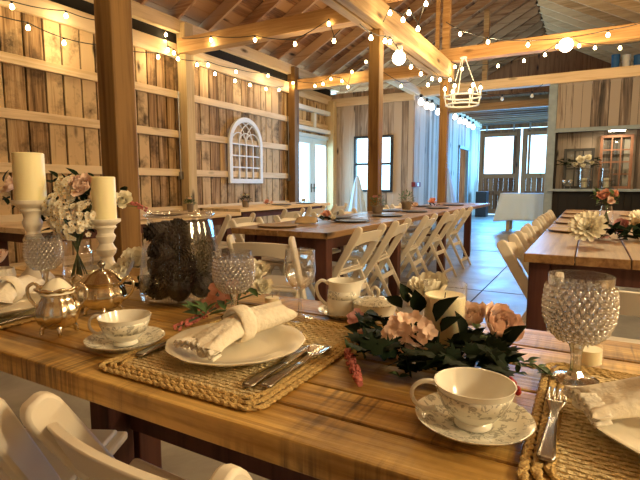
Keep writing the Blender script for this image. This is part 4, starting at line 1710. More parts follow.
def floret_cluster(parent, name, locs, r, mat, face, seed=0):
    rnd = random.Random(seed)
    for p in locs:
        m = MB()
        nrm = Vector(face) + Vector((rnd.uniform(-0.5, 0.5), rnd.uniform(-0.5, 0.5), rnd.uniform(-0.3, 0.5)))
        base = Matrix.Translation(p) @ frame_to(nrm).to_4x4() @ Matrix.Rotation(rnd.uniform(0, 2), 4, 'Z')
        for k in range(4):
            mt = base @ Matrix.Rotation(PI / 2 * k, 4, 'Z') @ Matrix.Rotation(R(12 + rnd.uniform(-8, 14)), 4, 'X')
            m.petal(mt, r, r * 1.05, cup=-0.05, curl=0.1, nu=3, nv=3, tip=0.45)
        m.build(name, mat, parent, smooth=80)


def foliage(parent, name, pts, ln, mat, seed=0, kind='leaf', up=0.5, wr=0.5):
    """pts: list of (pos, direction)"""
    rnd = random.Random(seed)
    m = MB()
    for p, d in pts:
        d = Vector(d)
        d = (d + Vector((rnd.uniform(-0.3, 0.3), rnd.uniform(-0.3, 0.3), rnd.uniform(-0.1, 0.3)))).normalized()
        z = Vector((rnd.uniform(-0.4, 0.4), rnd.uniform(-0.5, 0.1), 1)).normalized()
        x = d.cross(z).normalized()
        z = x.cross(d)
        mt = Matrix((x, d, z)).transposed().to_4x4()
        mt.translation = p
        L_ = ln * rnd.uniform(0.75, 1.2)
        if kind == 'ivy':
            m.ivy(mt, L_)
        else:
            m.leafm(mt, L_, L_ * wr, bend=rnd.uniform(0.0, 0.35))
    return m.build(name, mat, parent, smooth=60)


CAMDIR = Vector((0.35, -0.85, 0.45))
FO = Vector((CA.x, CA.y, TZ))


def rel(v, o):
    return Vector(v) - Vector(o)


t = thing('flower_arrangement', 'low arrangement of silk peonies, pink hydrangea and ivy around the pillar candle', 'flowers', FO)
peony(t, 'white_peony', rel(atD(430, 292, 1.02), FO), (-0.1, -0.3, 0.9), 0.047, 'pet_white', 40, 1)
m = MB()
peony(t, 'pink_peony', rel(atD(497, 327, 0.93), FO), (0.5, -0.45, 0.6), 0.050, 'pet_blush', 34, 2, 0.8)
peony(t, 'pink_peony', rel(atD(474, 320, 0.95), FO), (-0.2, -0.5, 0.7), 0.038, 'pet_blush', 26, 12, 0.8)
fl = [(392, 328), (417, 346), (403, 319), (430, 332), (399, 354), (396, 322), (388, 335), (395, 345), (411, 337), (408, 350), (415, 318), (425, 325), (423, 339), (405, 329), (418, 332), (400, 337)]
floret_cluster(t, 'hydrangea_floret', [rel(atD(x, y, 0.815 + 0.010 * ((i * 7) % 3)), FO) for i, (x, y) in enumerate(fl)], 0.0135, 'pet_pink', CAMDIR, 4)
floret_cluster(t, 'coral_bloom', [rel(atD(x, y, 0.88), FO) for x, y in ((422, 357), (362, 336))], 0.013, 'pet_coral', CAMDIR, 5)
floret_cluster(t, 'mauve_bloom', [rel(atD(x, y, 0.99), FO) for x, y in ((353, 320), (357, 316))], 0.016, 'pet_mauve', CAMDIR, 6)
rnd = random.Random(11)
pts = []
for i in range(260):
    x = rnd.uniform(358, 505)
    y = rnd.uniform(336, 372) if x > 475 else rnd.uniform(330, 388) if x > 385 else rnd.uniform(318, 352)
    q = atZ(x, y, TZ + rnd.uniform(0.012, 0.05))
    if (415 < x < 475 and q.z > TZ + 0.02 and q.y > 0.8) or q.y < 0.70 or (Vector((q.x, q.y)) - Vector((CA.x, CA.y))).length < 0.05:
        continue
    pts.append((rel(q, FO), (rnd.uniform(-1, 1), rnd.uniform(-1, 0.3), rnd.uniform(0.0, 0.3))))
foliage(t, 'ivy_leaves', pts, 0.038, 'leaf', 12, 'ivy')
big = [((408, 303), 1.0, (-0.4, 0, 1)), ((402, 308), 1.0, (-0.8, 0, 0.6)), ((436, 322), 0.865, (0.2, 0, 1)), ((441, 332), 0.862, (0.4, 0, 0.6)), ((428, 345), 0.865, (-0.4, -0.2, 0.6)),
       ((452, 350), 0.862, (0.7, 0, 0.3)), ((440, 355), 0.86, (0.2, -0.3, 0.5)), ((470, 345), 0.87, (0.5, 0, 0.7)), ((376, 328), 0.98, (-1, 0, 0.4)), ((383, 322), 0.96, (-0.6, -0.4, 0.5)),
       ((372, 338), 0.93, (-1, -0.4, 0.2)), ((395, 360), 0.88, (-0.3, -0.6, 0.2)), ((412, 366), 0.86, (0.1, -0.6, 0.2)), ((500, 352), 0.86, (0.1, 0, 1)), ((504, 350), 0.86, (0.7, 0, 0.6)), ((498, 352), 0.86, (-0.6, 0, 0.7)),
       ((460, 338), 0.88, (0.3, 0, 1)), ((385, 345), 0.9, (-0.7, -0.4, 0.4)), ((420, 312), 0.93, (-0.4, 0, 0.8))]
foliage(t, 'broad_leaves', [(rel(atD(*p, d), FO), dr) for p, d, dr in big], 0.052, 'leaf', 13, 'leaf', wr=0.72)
sp = []
for x, y, z in ((517, 366, 0.02), (524, 362, 0.02), (531, 366, 0.016), (537, 369, 0.012), (543, 372, 0.008), (364, 345, 0.02), (358, 342, 0.02), (352, 350, 0.012), (356, 356, 0.012), (366, 360, 0.01), (372, 352, 0.02), (480, 330, 0.05), (486, 340, 0.04), (515, 372, 0.012), (548, 374, 0.006), (430, 368, 0.01), (400, 376, 0.008)):
    q = rel(atZ(x, y, TZ + z), FO)
    for _ in range(3):
        sp.append((q + Vector((random.uniform(-0.008, 0.008), random.uniform(-0.008, 0.008), 0)), (random.uniform(-1, 1), random.uniform(-1, 1), 0.3)))
foliage(t, 'sprig_leaves', sp, 0.020, 'leaf_mid', 14, 'leaf', wr=0.45)
for a, b in (((470, 352), (520, 364)), ((520, 364), (548, 374)), ((490, 365), (514, 384)), ((400, 350), (356, 350)), ((470, 350), (490, 364))):
    pa, pb = rel(atZ(*a, TZ + 0.022), FO), rel(atZ(*b, TZ + 0.008), FO)
    m = MB()
    m.tube([pa, (pa + pb) / 2 + Vector((0, 0, 0.008)), pb], 0.0014, 5)
    m.build('stem', 'stem', t)
m = MB()
rnd = random.Random(3)
pa, pb = rel(atZ(347, 350, TZ + 0.012), FO), rel(atZ(360, 384, TZ + 0.009), FO)
for i in range(90):
    f = rnd.random()
    q = pa.lerp(pb, f)
    a = rnd.uniform(0, 6.28)
    rr = 0.0075 * math.sin(PI * (0.15 + 0.8 * f)) ** 0.6
    m.ball(q + Vector((rr * math.cos(a), rr * 0.4 * math.cos(a), rr * math.sin(a))), 0.0026, 5, 4)
m.tube([pa, pb], 0.005, 6)
m.build('heather_spike', 'heather', t, smooth=60)
m = MB()
for i in range(20):
    q = rel(atZ(513 + rnd.uniform(-4, 6), 386 + rnd.uniform(-7, 7), TZ + rnd.uniform(0.005, 0.02)), FO)
    m.ball(q, 0.0042, 7, 5)
m.build('berries', 'berry', t, smooth=60)
m = MB()
for i in range(4):
    m.ball(rel(atZ(494 + rnd.uniform(-3, 3), 368 + rnd.uniform(-3, 3), TZ + 0.02), FO), 0.0042, 7, 5)
m.build('berries', 'berry', t, smooth=60)

# garland beside the jar
GO = atZ(222, 303, TZ)
t = thing('flower_garland', 'coral and white silk flower garland between the jar and the napkin plate', 'flowers', GO)
peony(t, 'white_peony', rel(atD(256, 275, 1.27), GO), (0.2, -0.4, 0.8), 0.040, 'pet_white', 30, 21)
peony(t, 'white_peony', rel(atD(262, 287, 1.24), GO), (0.6, -0.5, 0.4), 0.026, 'pet_white', 20, 22)
floret_cluster(t, 'coral_bloom', [rel(atD(x, y, 1.13), GO) for x, y in ((216, 288), (226, 294), (212, 300), (222, 302), (206, 306), (232, 286), (200, 311))], 0.019, 'pet_coral', CAMDIR, 8)
pts = []
for i in range(26):
    x = random.uniform(196, 262)
    y = 318 - (x - 180) * 0.30 + random.uniform(-5, 6)
    pts.append((rel(atZ(x, y, TZ + random.uniform(0.008, 0.03)), GO), (random.uniform(-1, 1), random.uniform(-1, 0.5), 0.3)))
foliage(t, 'leaves', pts, 0.040, 'leaf_mid', 31)
foliage(t, 'broad_leaves', [(rel(atD(247, 293, 1.2), GO), (0.2, -0.2, 1)), (rel(atD(243, 292, 1.2), GO), (-0.5, -0.2, 0.8))], 0.05, 'leaf', 32)
m = MB()
m.tube([rel(atZ(262, 291, TZ + 0.02), GO), rel(atZ(220, 306, TZ + 0.02), GO), rel(atZ(178, 327, TZ + 0.006), GO)], 0.0022, 6)
m.build('stem', 'stem', t)
m = MB()
pa, pb = rel(atZ(206, 314, TZ + 0.012), GO), rel(atZ(176, 328, TZ + 0.008), GO)
for i in range(80):
    f = rnd.random()
    q = pa.lerp(pb, f)
    a = rnd.uniform(0, 6.28)
    m.ball(q + Vector((0.006 * math.cos(a), 0.004 * math.cos(a), 0.006 * math.sin(a))), 0.003, 5, 4)
m.build('heather_spike', 'heather', t, smooth=60)

# white peonies behind silver
WO = atZ(122, 292, TZ)
WO.y -= 0.0
t = thing('peony_bunch', 'bunch of large white silk peonies behind the silver sugar bowl', 'flowers', WO)
peony(t, 'white_peony', rel(atD(121, 276, 1.30), WO), (-0.1, -0.5, 0.7), 0.050, 'pet_white', 34, 41)
peony(t, 'white_peony', rel(atD(137, 262, 1.44), WO), (0.3, -0.5, 0.7), 0.042, 'pet_white', 30, 42)
peony(t, 'white_peony', rel(atD(112, 284, 1.26), WO), (-0.3, -0.5, 0.5), 0.034, 'pet_white', 24, 43)
foliage(t, 'leaves', [(Vector((random.uniform(-0.06, 0.05), random.uniform(-0.03, 0.05), random.uniform(0.005, 0.03))), (random.uniform(-1, 1), random.uniform(-1, 1), 0.3)) for _ in range(14)], 0.05, 'leaf', 44)

# bouquet in mason jar
BV = atZ(79, 279, TZ)
t = thing('mason_jar', 'clear glass mason jar vase of bouquet between the two candlesticks', 'vase', BV)
m = MB()
P = [(0.0001, 0), (0.042, 0), (0.047, 0.006), (0.047, 0.088), (0.043, 0.100), (0.037, 0.106), (0.037, 0.124), (0.039, 0.126), (0.0365, 0.127), (0.0345, 0.106), (0.041, 0.098), (0.0445, 0.088), (0.0445, 0.008), (0.0001, 0.006)]
m.lathe(P, 32)
m.build('glass_body', 'glass', t, smooth=50)
bq = thing('bouquet', 'bouquet of small white blossoms and pink roses in the mason jar', 'flowers', BV)
m = MB()
rnd = random.Random(5)
for i in range(22):
    a, rr = rnd.uniform(0, 6.28), rnd.uniform(0, 0.028)
    p0 = Vector((rr * math.cos(a), rr * math.sin(a), 0.012))
    p1 = Vector((-0.5 * rr * math.cos(a), -0.5 * rr * math.sin(a), 0.125))
    a2 = rnd.uniform(0, 6.28)
    p2 = Vector((0.09 * math.cos(a2), 0.05 * math.sin(a2), rnd.uniform(0.2, 0.27)))
    m.tube([p0, p1, p1.lerp(p2, 0.5) + Vector((0, 0, 0.01)), p2], 0.0018, 5)
m.build('stems', 'stem', bq)
for ci, (x, y, d, rad, n) in enumerate(((72, 222, 1.52, 0.075, 110), (58, 205, 1.54, 0.050, 50), (86, 214, 1.52, 0.055, 60), (70, 188, 1.56, 0.050, 45), (48, 208, 1.56, 0.03, 22))):
    m = MB()
    c = rel(atD(x, y, d), BV)
    mc = MB()
    for i in range(n):
        v = Vector((rnd.gauss(0, 1), rnd.gauss(0, 1), rnd.gauss(0, 1))).normalized()
        if v.y > 0.4:
            v.y *= -1
        p = c + Vector((v.x * rad, v.y * rad * 0.8, v.z * rad * 0.8)) * rnd.uniform(0.75, 1.05)
        base = Matrix.Translation(p) @ frame_to(v + Vector((0.2, -0.7, 0.4))).to_4x4()
        for k in range(5):
            mt = base @ Matrix.Rotation(2 * PI * k / 5, 4, 'Z') @ Matrix.Rotation(R(18), 4, 'X')
            m.petal(mt, 0.0095, 0.009, cup=0, curl=0.1, nu=2, nv=2)
        mc.ball(p + v * 0.001, 0.002, 5, 4)
    b_ = m.build('white_blossoms', 'pet_white', bq, smooth=80)
    mc.build('blossom_centres', 'pollen', b_, smooth=60)
peony(bq, 'pink_rose', rel(atD(85, 187, 1.50), BV), (0.2, -0.7, 0.5), 0.036, 'pet_blush', 26, 51)
peony(bq, 'pink_rose', rel(atD(12, 186, 1.63), BV), (-0.3, -0.7, 0.4), 0.036, 'pet_blush', 26, 52)
peony(bq, 'pink_rose', rel(atD(77, 183, 1.53), BV), (0.0, -0.7, 0.6), 0.028, 'pet_blush', 22, 56)
peony(bq, 'white_rose', rel(atD(122, 201, 1.60), BV), (0.6, -0.5, 0.4), 0.032, 'pet_white', 24, 53)
pts = []
for i in range(70):
    x, y = rnd.uniform(40, 100), rnd.uniform(176, 236)
    pts.append((rel(atD(x, y, 1.58 + rnd.uniform(0, 0.05)), BV), (rnd.uniform(-1, 1), rnd.uniform(-1, 0.2), rnd.uniform(-0.5, 1))))
for x, y in ((4, 182), (10, 198), (18, 194), (22, 200), (8, 205), (112, 196), (116, 207), (108, 203), (124, 193), (95, 178), (60, 178), (52, 183)):
    pts.append((rel(atD(x, y, 1.645), BV), (rnd.uniform(-1, 1), -0.3, rnd.uniform(-0.3, 1))))
foliage(bq, 'leaves', pts, 0.045, 'leaf', 54)
m = MB()
a, b = rel(atD(110, 205, 1.6), BV), rel(atD(146, 207, 1.62), BV)
m.tube([rel(atD(92, 215, 1.58), BV), a, b], 0.0012, 5)
m.build('twig', 'stem', bq)
m = MB()
for i in range(40):
    f = rnd.random()
    q = rel(atD(131 + 16 * f, 202 + 8 * f, 1.62), BV)
    m.ball(q + Vector((rnd.uniform(-.006, .006), rnd.uniform(-.005, .005), rnd.uniform(-.006, .006))), 0.004, 5, 4)
m.build('red_bud', 'heather', bq, smooth=60)
# pink flower in pierced white pot at left edge
PO = atZ(1, 292, TZ)
t = thing('flower_pot', 'pierced white pot holding a pink flower at the left edge', 'pot', PO)
m = MB()
m.lathe([(0.0001, 0), (0.028, 0), (0.036, 0.02), (0.040, 0.05), (0.037, 0.07), (0.035, 0.07), (0.037, 0.05), (0.0001, 0.045)], 28, flute=0.04, fn=14)
m.build('pot', 'lace', t, smooth=50)
pf = tag(bpy.data.objects.new('pink_flower', None), 'pink silk flower sitting in the pierced white pot', 'flower')
C.objects.link(pf)
pf.location = (PO.x, PO.y, TZ + 0.075)
peony(pf, 'petals', (0, 0, 0.02), (0, -0.4, 0.9), 0.036, 'pet_blush', 24, 61)

# ================================================================== THINGS ON THE FARTHER TABLES


def charger(x, y, label, mat='charger', group='chargers on the middle row', r=0.155):
    m = MB()
    m.lathe([(0.0001, 0), (0.10, 0), (r * 0.95, 0.006), (r, 0.012), (r * 0.985, 0.015), (r * 0.80, 0.011), (0.0001, 0.010)], 40)
    o = m.build('charger_plate', mat, None, smooth=40, loc=(x, y, TZ))
    return tag(o, label, 'charger', group)


charger(-2.03, 2.98, 'round wooden charger at the near end of the middle table', 'charger_wood', 'chargers on the middle row')
for i, (x, y) in enumerate(((-1.75, 3.68), (-1.75, 4.50), (-1.76, 5.38), (-1.76, 6.35), (-1.80, 7.4))):
    charger(x, y, 'dark charger plate on the aisle side of the middle row, %s from the near end' % ORD[i])
for i, (x, y) in enumerate(((-2.08, 4.02), (-2.09, 5.42), (-2.10, 6.75))):
    charger(x, y, 'dark charger plate on the wall side of the middle row, %s from the near end' % ORD[i])


def tent_napkin(loc, rz, label, mat='tan'):
    m = MB()

    def fn(u, v):
        x = (u - 0.5) * 2
        return (x * 0.085, (v - 0.5) * 0.13 * (1 - 0.25 * x), 0.004 + 0.055 * (1 - abs(2 * v - 1)) * (0.75 + 0.25 * math.cos(x * 2)) + 0.003 * math.sin(9 * u))
    m.grid(fn, 14, 12)
    o = m.build('folded_napkin', mat, None, smooth=60, solid=0.003, loc=loc, rot=(0, 0, rz))
    return tag(o, label, 'napkin', 'folded napkins on the middle row')


tent_napkin((-2.0, 3.36, TZ), R(20), 'tan folded napkin standing on the near middle table')


def small_flowers(loc, label, blooms, leaf_n=8, spread=0.07, seed=0, lm='leaf_mid'):
    t = thing('flower_bunch', label, 'flowers', loc)
    rnd = random.Random(seed)
    for nm, p, nrm, r, mat in blooms:
        peony(t, nm, p, nrm, r, mat, 18, seed + int(p[0] * 1000))
    pts = [(Vector((rnd.uniform(-spread, spread), rnd.uniform(-spread, spread), rnd.uniform(0.006, 0.03))), (rnd.uniform(-1, 1), rnd.uniform(-1, 1), 0.4)) for _ in range(leaf_n)]
    foliage(t, 'leaves', pts, 0.055, lm, seed)
    return t


small_flowers((-1.93, 3.62, TZ), 'pink ball flower with leaves behind the tan napkin', [('pink_bloom', (-0.03, 0, 0.055), (0, -0.5, 0.8), 0.045, 'pet_coral'), ('white_bloom', (0.05, -0.02, 0.03), (0, -0.5, 0.8), 0.030, 'pet_white')], 10, 0.09, 71, 'leaf')
small_flowers((-2.03, 6.25, TZ), 'pale pink blooms lying beyond the green potted plant', [('pink_bloom', (0, 0, 0.035), (0, -0.5, 0.8), 0.05, 'pet_blush'), ('white_bloom', (-0.1, 0, 0.03), (0, -0.5, 0.8), 0.035, 'pet_white')], 6, 0.1, 72, 'leaf')
small_flowers((-1.98, 6.9, TZ), 'single round pink peony far along the middle row', [('pink_bloom', (0, 0, 0.065), (0, -0.5, 0.8), 0.068, 'pet_coral')], 6, 0.08, 73, 'leaf')


def potted(loc, label, r, h, mat, seed, pot='pot', flowers=None):
    t = thing('potted_plant', label, 'potted plant', loc)
    m = MB()
    m.lathe([(0.0001, 0), (r * 0.72, 0), (r * 0.85, h * 0.15), (r, h), (r * 0.92, h), (r * 0.85, h * 0.8), (0.0001, h * 0.78)], 24)
    m.build('pot', pot, t, smooth=40)
    rnd = random.Random(seed)
    pts = []
    for i in range(110):
        v = Vector((rnd.gauss(0, 1), rnd.gauss(0, 1), abs(rnd.gauss(0, 0.9)))).normalized()
        pts.append((Vector((v.x * r * 1.5, v.y * r * 1.5, h * 0.8 + v.z * r * 1.75)) * rnd.uniform(0.6, 1.0) + Vector((0, 0, h * 0.3)), v))
    foliage(t, 'foliage', pts, 0.035, mat, seed, wr=0.35)
    if flowers:
        for k in range(5):
            peony(t, 'bloom', (rnd.uniform(-r, r), rnd.uniform(-r, r), h + r * 1.5), (0, -0.5, 0.8), 0.022, flowers, 10, k)
    return t


potted((-2.05, 4.98, TZ), 'greyish potted plant on the middle row in front of the timber post', 0.065, 0.08, 'leaf_mid', 81, flowers='pet_mauve')
potted((-2.06, 5.98, TZ), 'bright green potted plant in a stone pot on the middle row', 0.068, 0.10, 'leaf_mid', 82)
# wall side tables
potted((-4.18, 5.35, TZ), 'small vase of white flowers and leaves below the arched mirror frame', 0.05, 0.09, 'leaf', 83, flowers='pet_white')
potted((-4.05, 4.15, TZ), 'small jar of pink flowers at the end of the nearer wall side table', 0.04, 0.09, 'leaf_mid', 84, flowers='pet_pink')
for i, (x, y) in enumerate(((-4.15, 6.2), (-4.15, 6.9), (-3.75, 3.5))):
    charger(x, y, 'dark charger plate on the wall side tables, %s' % ['middle one with coral flowers', 'farthest near the glass door', 'nearest behind the jar'][i], group='chargers at the wall side')
small_flowers((-4.35, 6.1, TZ), 'coral and white blooms on the farther wall side table', [('coral_bloom', (0, 0, 0.04), (0, -0.5, 0.8), 0.05, 'pet_coral'), ('coral_bloom', (0.09, 0, 0.035), (0, -0.5, 0.8), 0.04, 'pet_blush')], 6, 0.1, 75, 'leaf')
small_flowers((-4.3, 7.1, TZ), 'white blooms and greenery near the glass door on the wall side table', [('white_bloom', (0, 0, 0.04), (0, -0.5, 0.8), 0.045, 'pet_white')], 10, 0.1, 76, 'leaf_mid')
# right table
for i, (x, y) in enumerate(((-0.09, 3.62), (-0.09, 4.38), (-0.09, 5.15), (-0.09, 5.9))):
    charger(x, y, 'dark charger plate on the left side of the right table, %s from the near end' % ORD[i], 'charger_wood', 'chargers on the right table', 0.15)
for i, (x, y) in enumerate(((0.42, 4.2), (0.42, 4.95), (0.42, 5.7))):
    charger(x, y, 'dark charger plate on the right side of the right table, %s from the near end' % ORD[i], 'charger_wood', 'chargers on the right table', 0.15)
t = thing('flower_arrangement', 'low arrangement of a big white dahlia and brown protea on the right table', 'flowers', (0.13, 3.2, TZ))
RO = Vector((0.13, 3.2, TZ))


def dahlia(parent, name, loc, nrm, r, mat, seed):
    rnd = random.Random(seed)
    base = Matrix.Translation(loc) @ frame_to(nrm).to_4x4()
    m = MB()
    for lay, (n, tl, k) in enumerate(((16, 12, 1.0), (16, 28, 0.9), (12, 48, 0.7), (8, 68, 0.5))):
        for i in range(n):
            mt = base @ Matrix.Rotation(2 * PI * (i + 0.5 * lay) / n, 4, 'Z') @ Matrix.Rotation(R(tl + rnd.uniform(-5, 5)), 4, 'X')
            m.petal(mt, r * k, r * 0.34, cup=0.12, curl=0.3, nu=2, nv=4)
    return m.build(name, mat, parent, smooth=80)


dahlia(t, 'white_dahlia', rel(atD(588, 229, 2.55), RO), (-0.15, -0.75, 0.55), 0.100, 'pet_white', 91)
dahlia(t, 'white_dahlia', rel(atD(640, 222, 2.95), RO), (0.3, -0.6, 0.6), 0.08, 'pet_white', 92)
peony(t, 'brown_protea', rel(atD(622, 228, 2.85), RO), (-0.2, -0.7, 0.5), 0.055, 'pet_mauve', 26, 93)
peony(t, 'brown_protea', rel(atD(634, 226, 2.9), RO), (0.4, -0.7, 0.4), 0.05, 'tan', 22, 94)
pts = []
for i in range(70):
    pts.append((Vector((random.uniform(-0.13, 0.25), random.uniform(-0.12, 0.10), random.uniform(0.008, 0.06))), (random.uniform(-1, 1), random.uniform(-1, 0.3), random.uniform(0, 0.5))))
foliage(t, 'leaves', pts, 0.07, 'leaf', 95)
foliage(t, 'red_leaves', [(Vector((random.uniform(-0.15, -0.02), random.uniform(-0.12, -0.04), 0.012)), (random.uniform(-1, 1), -1, 0.2)) for _ in range(8)], 0.06, 'pet_mauve', 96)
vz = (0.13, 4.62, TZ)
t = thing('mason_jar', 'glass mason jar holding orange red flowers on the right table', 'vase', vz)
m = MB()
m.lathe([(0.0001, 0), (0.046, 0), (0.05, 0.006), (0.05, 0.10), (0.042, 0.115), (0.04, 0.14), (0.038, 0.14), (0.04, 0.113), (0.047, 0.098), (0.047, 0.008), (0.0001, 0.006)], 28)
m.build('glass_body', 'glass', t, smooth=50)
t = thing('bouquet', 'orange red and pink flowers with leaves in the mason jar on the right table', 'flowers', vz)
m = MB()
for i in range(14):
    a = random.uniform(0, 6.28)
    m.tube([(0.025 * math.cos(a), 0.025 * math.sin(a), 0.012), (-0.01 * math.cos(a), -0.01 * math.sin(a), 0.13), (0.05 * math.cos(a + 1), 0.05 * math.sin(a + 1), 0.20)], 0.0025, 5)
m.build('stems', 'stem', t)
peony(t, 'orange_bloom', (-0.03, -0.03, 0.22), (-0.2, -0.7, 0.6), 0.055, 'pet_coral', 24, 97)
peony(t, 'orange_bloom', (0.04, -0.02, 0.235), (0.3, -0.7, 0.6), 0.042, 'pet_coral', 20, 98)
peony(t, 'pink_bloom', (0.02, -0.05, 0.18), (0.2, -0.8, 0.3), 0.035, 'pet_blush', 18, 99)
foliage(t, 'leaves', [(Vector((random.uniform(-0.09, 0.09), random.uniform(-0.06, 0.06), random.uniform(0.14, 0.25))), (random.uniform(-1, 1), random.uniform(-1, 0.5), random.uniform(-0.3, 0.8))) for _ in range(50)], 0.055, 'leaf_mid', 100)

# ================================================================== WALL THINGS, BAR, DRAPES
# arched mirror frame on the left wall
MY0, MY1 = 6.80, 7.80
MZ0, MZ1 = 1.10, 2.315
hw = (MY1 - MY0) / 2
zc = MZ1 - hw
yc = (MY0 + MY1) / 2
xf = XL + 0.055
t = thing('arched_window_frame', 'white arched window frame with curved tracery hung on the board wall', 'window frame', (xf, yc, MZ0))


def arch(hw_, z0, zc_, n=20):
    return [(hw_, z0)] + [(hw_ * math.cos(PI * i / n), zc_ + hw_ * math.sin(PI * i / n)) for i in range(n + 1)] + [(-hw_, z0)]


mm = Matrix(((0, 0, 1, 0), (1, 0, 0, 0), (0, 1, 0, 0), (0, 0, 0, 1)))   # local (y,z) outline, extruded along x
m = MB()
o1 = arch(hw, 0, zc - MZ0)
o2 = arch(hw - 0.085, 0.085, zc - MZ0)
V1 = [[m.bm.verts.new((d, p[0], p[1])) for p in o1] for d in (0, 0.05)]
V2 = [[m.bm.verts.new((d, p[0], p[1])) for p in o2] for d in (0, 0.05)]
nn = len(o1)
for i in range(nn):
    j = (i + 1) % nn
    m.bm.faces.new((V1[1][i], V1[1][j], V2[1][j], V2[1][i]))
    m.bm.faces.new((V1[0][i], V2[0][i], V2[0][j], V1[0][j]))
    m.bm.faces.new((V1[0][i], V1[0][j], V1[1][j], V1[1][i]))
    m.bm.faces.new((V2[0][i], V2[1][i], V2[1][j], V2[0][j]))
m.build('frame', 'white_paint', t, smooth=0, bevel=0.006)
m = MB()
iw = hw - 0.085
bw = 0.024
zt = zc - MZ0
for k in (-1, 0, 1):
    m.box((0.012, k * iw / 2 - bw / 2, 0.085), (0.038, k * iw / 2 + bw / 2, zt))
for k in range(1, 4):
    zz = 0.085 + (zt - 0.085) * k / 3
    m.box((0.013, -iw, zz - bw / 2), (0.037, iw, zz + bw / 2))
# gothic tracery: arcs of radius iw about the springing points
for cy_ in (-iw, -iw / 2, 0, iw / 2, iw):
    for sg in (-1, 1):
        for rr in (iw, iw / 2):
            pts = []
            for i in range(25):
                a = PI / 2 * i / 24
                y_, z_ = cy_ + sg * rr * math.cos(a), zt + rr * math.sin(a) * 1.0
                if y_ * y_ + (z_ - zt) ** 2 <= (iw + 0.004) ** 2 and abs(y_) <= iw:
                    pts.append((0.025, y_, z_))
            if len(pts) > 4 and (rr == iw or abs(cy_) <= iw / 2 + 0.01):
                m.tube(pts, 0.011, 6)
m.build('tracery', 'white_paint', t, smooth=0)

# drapes
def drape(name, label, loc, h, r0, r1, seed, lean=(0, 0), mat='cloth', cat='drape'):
    rnd = random.Random(seed)
    m = MB()
    ph = rnd.uniform(0, 6)

    def fn(u, v):
        a = 2 * PI * u
        r = r0 + (r1 - r0) * (v ** 0.8)
        r *= 1 + (0.05 + 0.16 * v) * math.sin(9 * a + ph) + 0.06 * math.sin(5 * a)
        return (r * math.cos(a) + lean[0] * (1 - v), r * math.sin(a) * 0.6 + lean[1] * (1 - v), h * (1 - v))
    m.grid(fn, 90, 14)
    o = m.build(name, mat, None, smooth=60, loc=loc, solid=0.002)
    return tag(o, label, cat)


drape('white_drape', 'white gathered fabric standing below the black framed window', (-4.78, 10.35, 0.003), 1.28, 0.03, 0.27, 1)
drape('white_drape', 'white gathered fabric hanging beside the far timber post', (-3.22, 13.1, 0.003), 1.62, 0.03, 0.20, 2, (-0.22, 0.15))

# shelf box on passage wall
p = atX(416, 184.5, XP + 0.06)
t = thing('wall_box', 'small dark red box with a white square on the passage wall', 'box', (p.x, p.y, p.z))
m = MB()
m.box((-0.045, -0.2, -0.055), (0.05, 0.2, 0.055))
m.build('case', 'redbox', t, smooth=0, bevel=0.006)
m = MB()
m.box((0.051, -0.06, -0.04), (0.055, 0.06, 0.04))
m.build('white_square', 'white_paint', t, smooth=0)
m = MB()
m.box((-3.35, 16.75, 0), (-3.0, 17.2, 0.85))
tag(m.build('black_cabinet', 'black', None, smooth=0, bevel=0.01), 'black upright box standing by the passage doorway', 'box')
# switch box and conduit on wall posts
for i, y in enumerate((5.77, 8.92)):
    t = thing('switch_box', 'grey metal switch box with conduit on the %s wall post' % ('nearer' if i == 0 else 'farther'), 'switch', (XL + 0.03, y - 0.125, 1.22), 0, 'switch boxes on the left wall')
    m = MB()
    m.box((0.0, -0.03, -0.06), (0.06, 0.03, 0.06))
    m.build('box', 'metal_grey', t, smooth=0, bevel=0.004)
    m = MB()
    m.tube([(0.03, 0, 0.06), (0.03, 0, 1.0), (0.03, -0.02 * i, 1.30)], 0.011, 8)
    m.build('conduit', 'metal_grey', t)

# white clothed table in the passage
t = thing('serving_table', 'table under a white cloth in the passage before the barn doors', 'table', (-1.22, 12.25, 0))
m = MB()
m.box((-0.58, -0.36, 0.845), (0.58, 0.36, 0.875))
m.build('tabletop', 'pale_x', t, smooth=0)
for sx in (-1, 1):
    for sy in (-1, 1):
        m = MB()
        m.box((sx * 0.42 - 0.035, sy * 0.26 - 0.035, 0), (sx * 0.42 + 0.035, sy * 0.26 + 0.035, 0.843))
        m.build('leg', 'pale_z', t, smooth=0)
m = MB()


def clothfn(u, v):
    # v 0 centre -> 1 hem
    a = 2 * PI * u
    hx_, hy_ = 0.595, 0.375
    c, s_ = math.cos(a), math.sin(a)
    k = 1 / max(abs(c) / hx_, abs(s_) / hy_)
    if v < 0.4:
        return (k * c * v / 0.4, k * s_ * v / 0.4, 0.0)
    q = (v - 0.4) / 0.6
    cn = (abs(c) / hx_ * k) * (abs(s_) / hy_ * k)
    fl = 1 + q * (0.06 + 0.05 * math.sin(14 * a) + 0.14 * cn ** 3)
    return (k * c * fl, k * s_ * fl, -0.62 * q - 0.05 * q * cn ** 4)


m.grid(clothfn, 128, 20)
tag(m.build('tablecloth', 'cloth', None, smooth=50, solid=0.002, loc=(-1.22, 12.25, 0.8775)), 'white tablecloth falling in folds over the passage table', 'tablecloth')

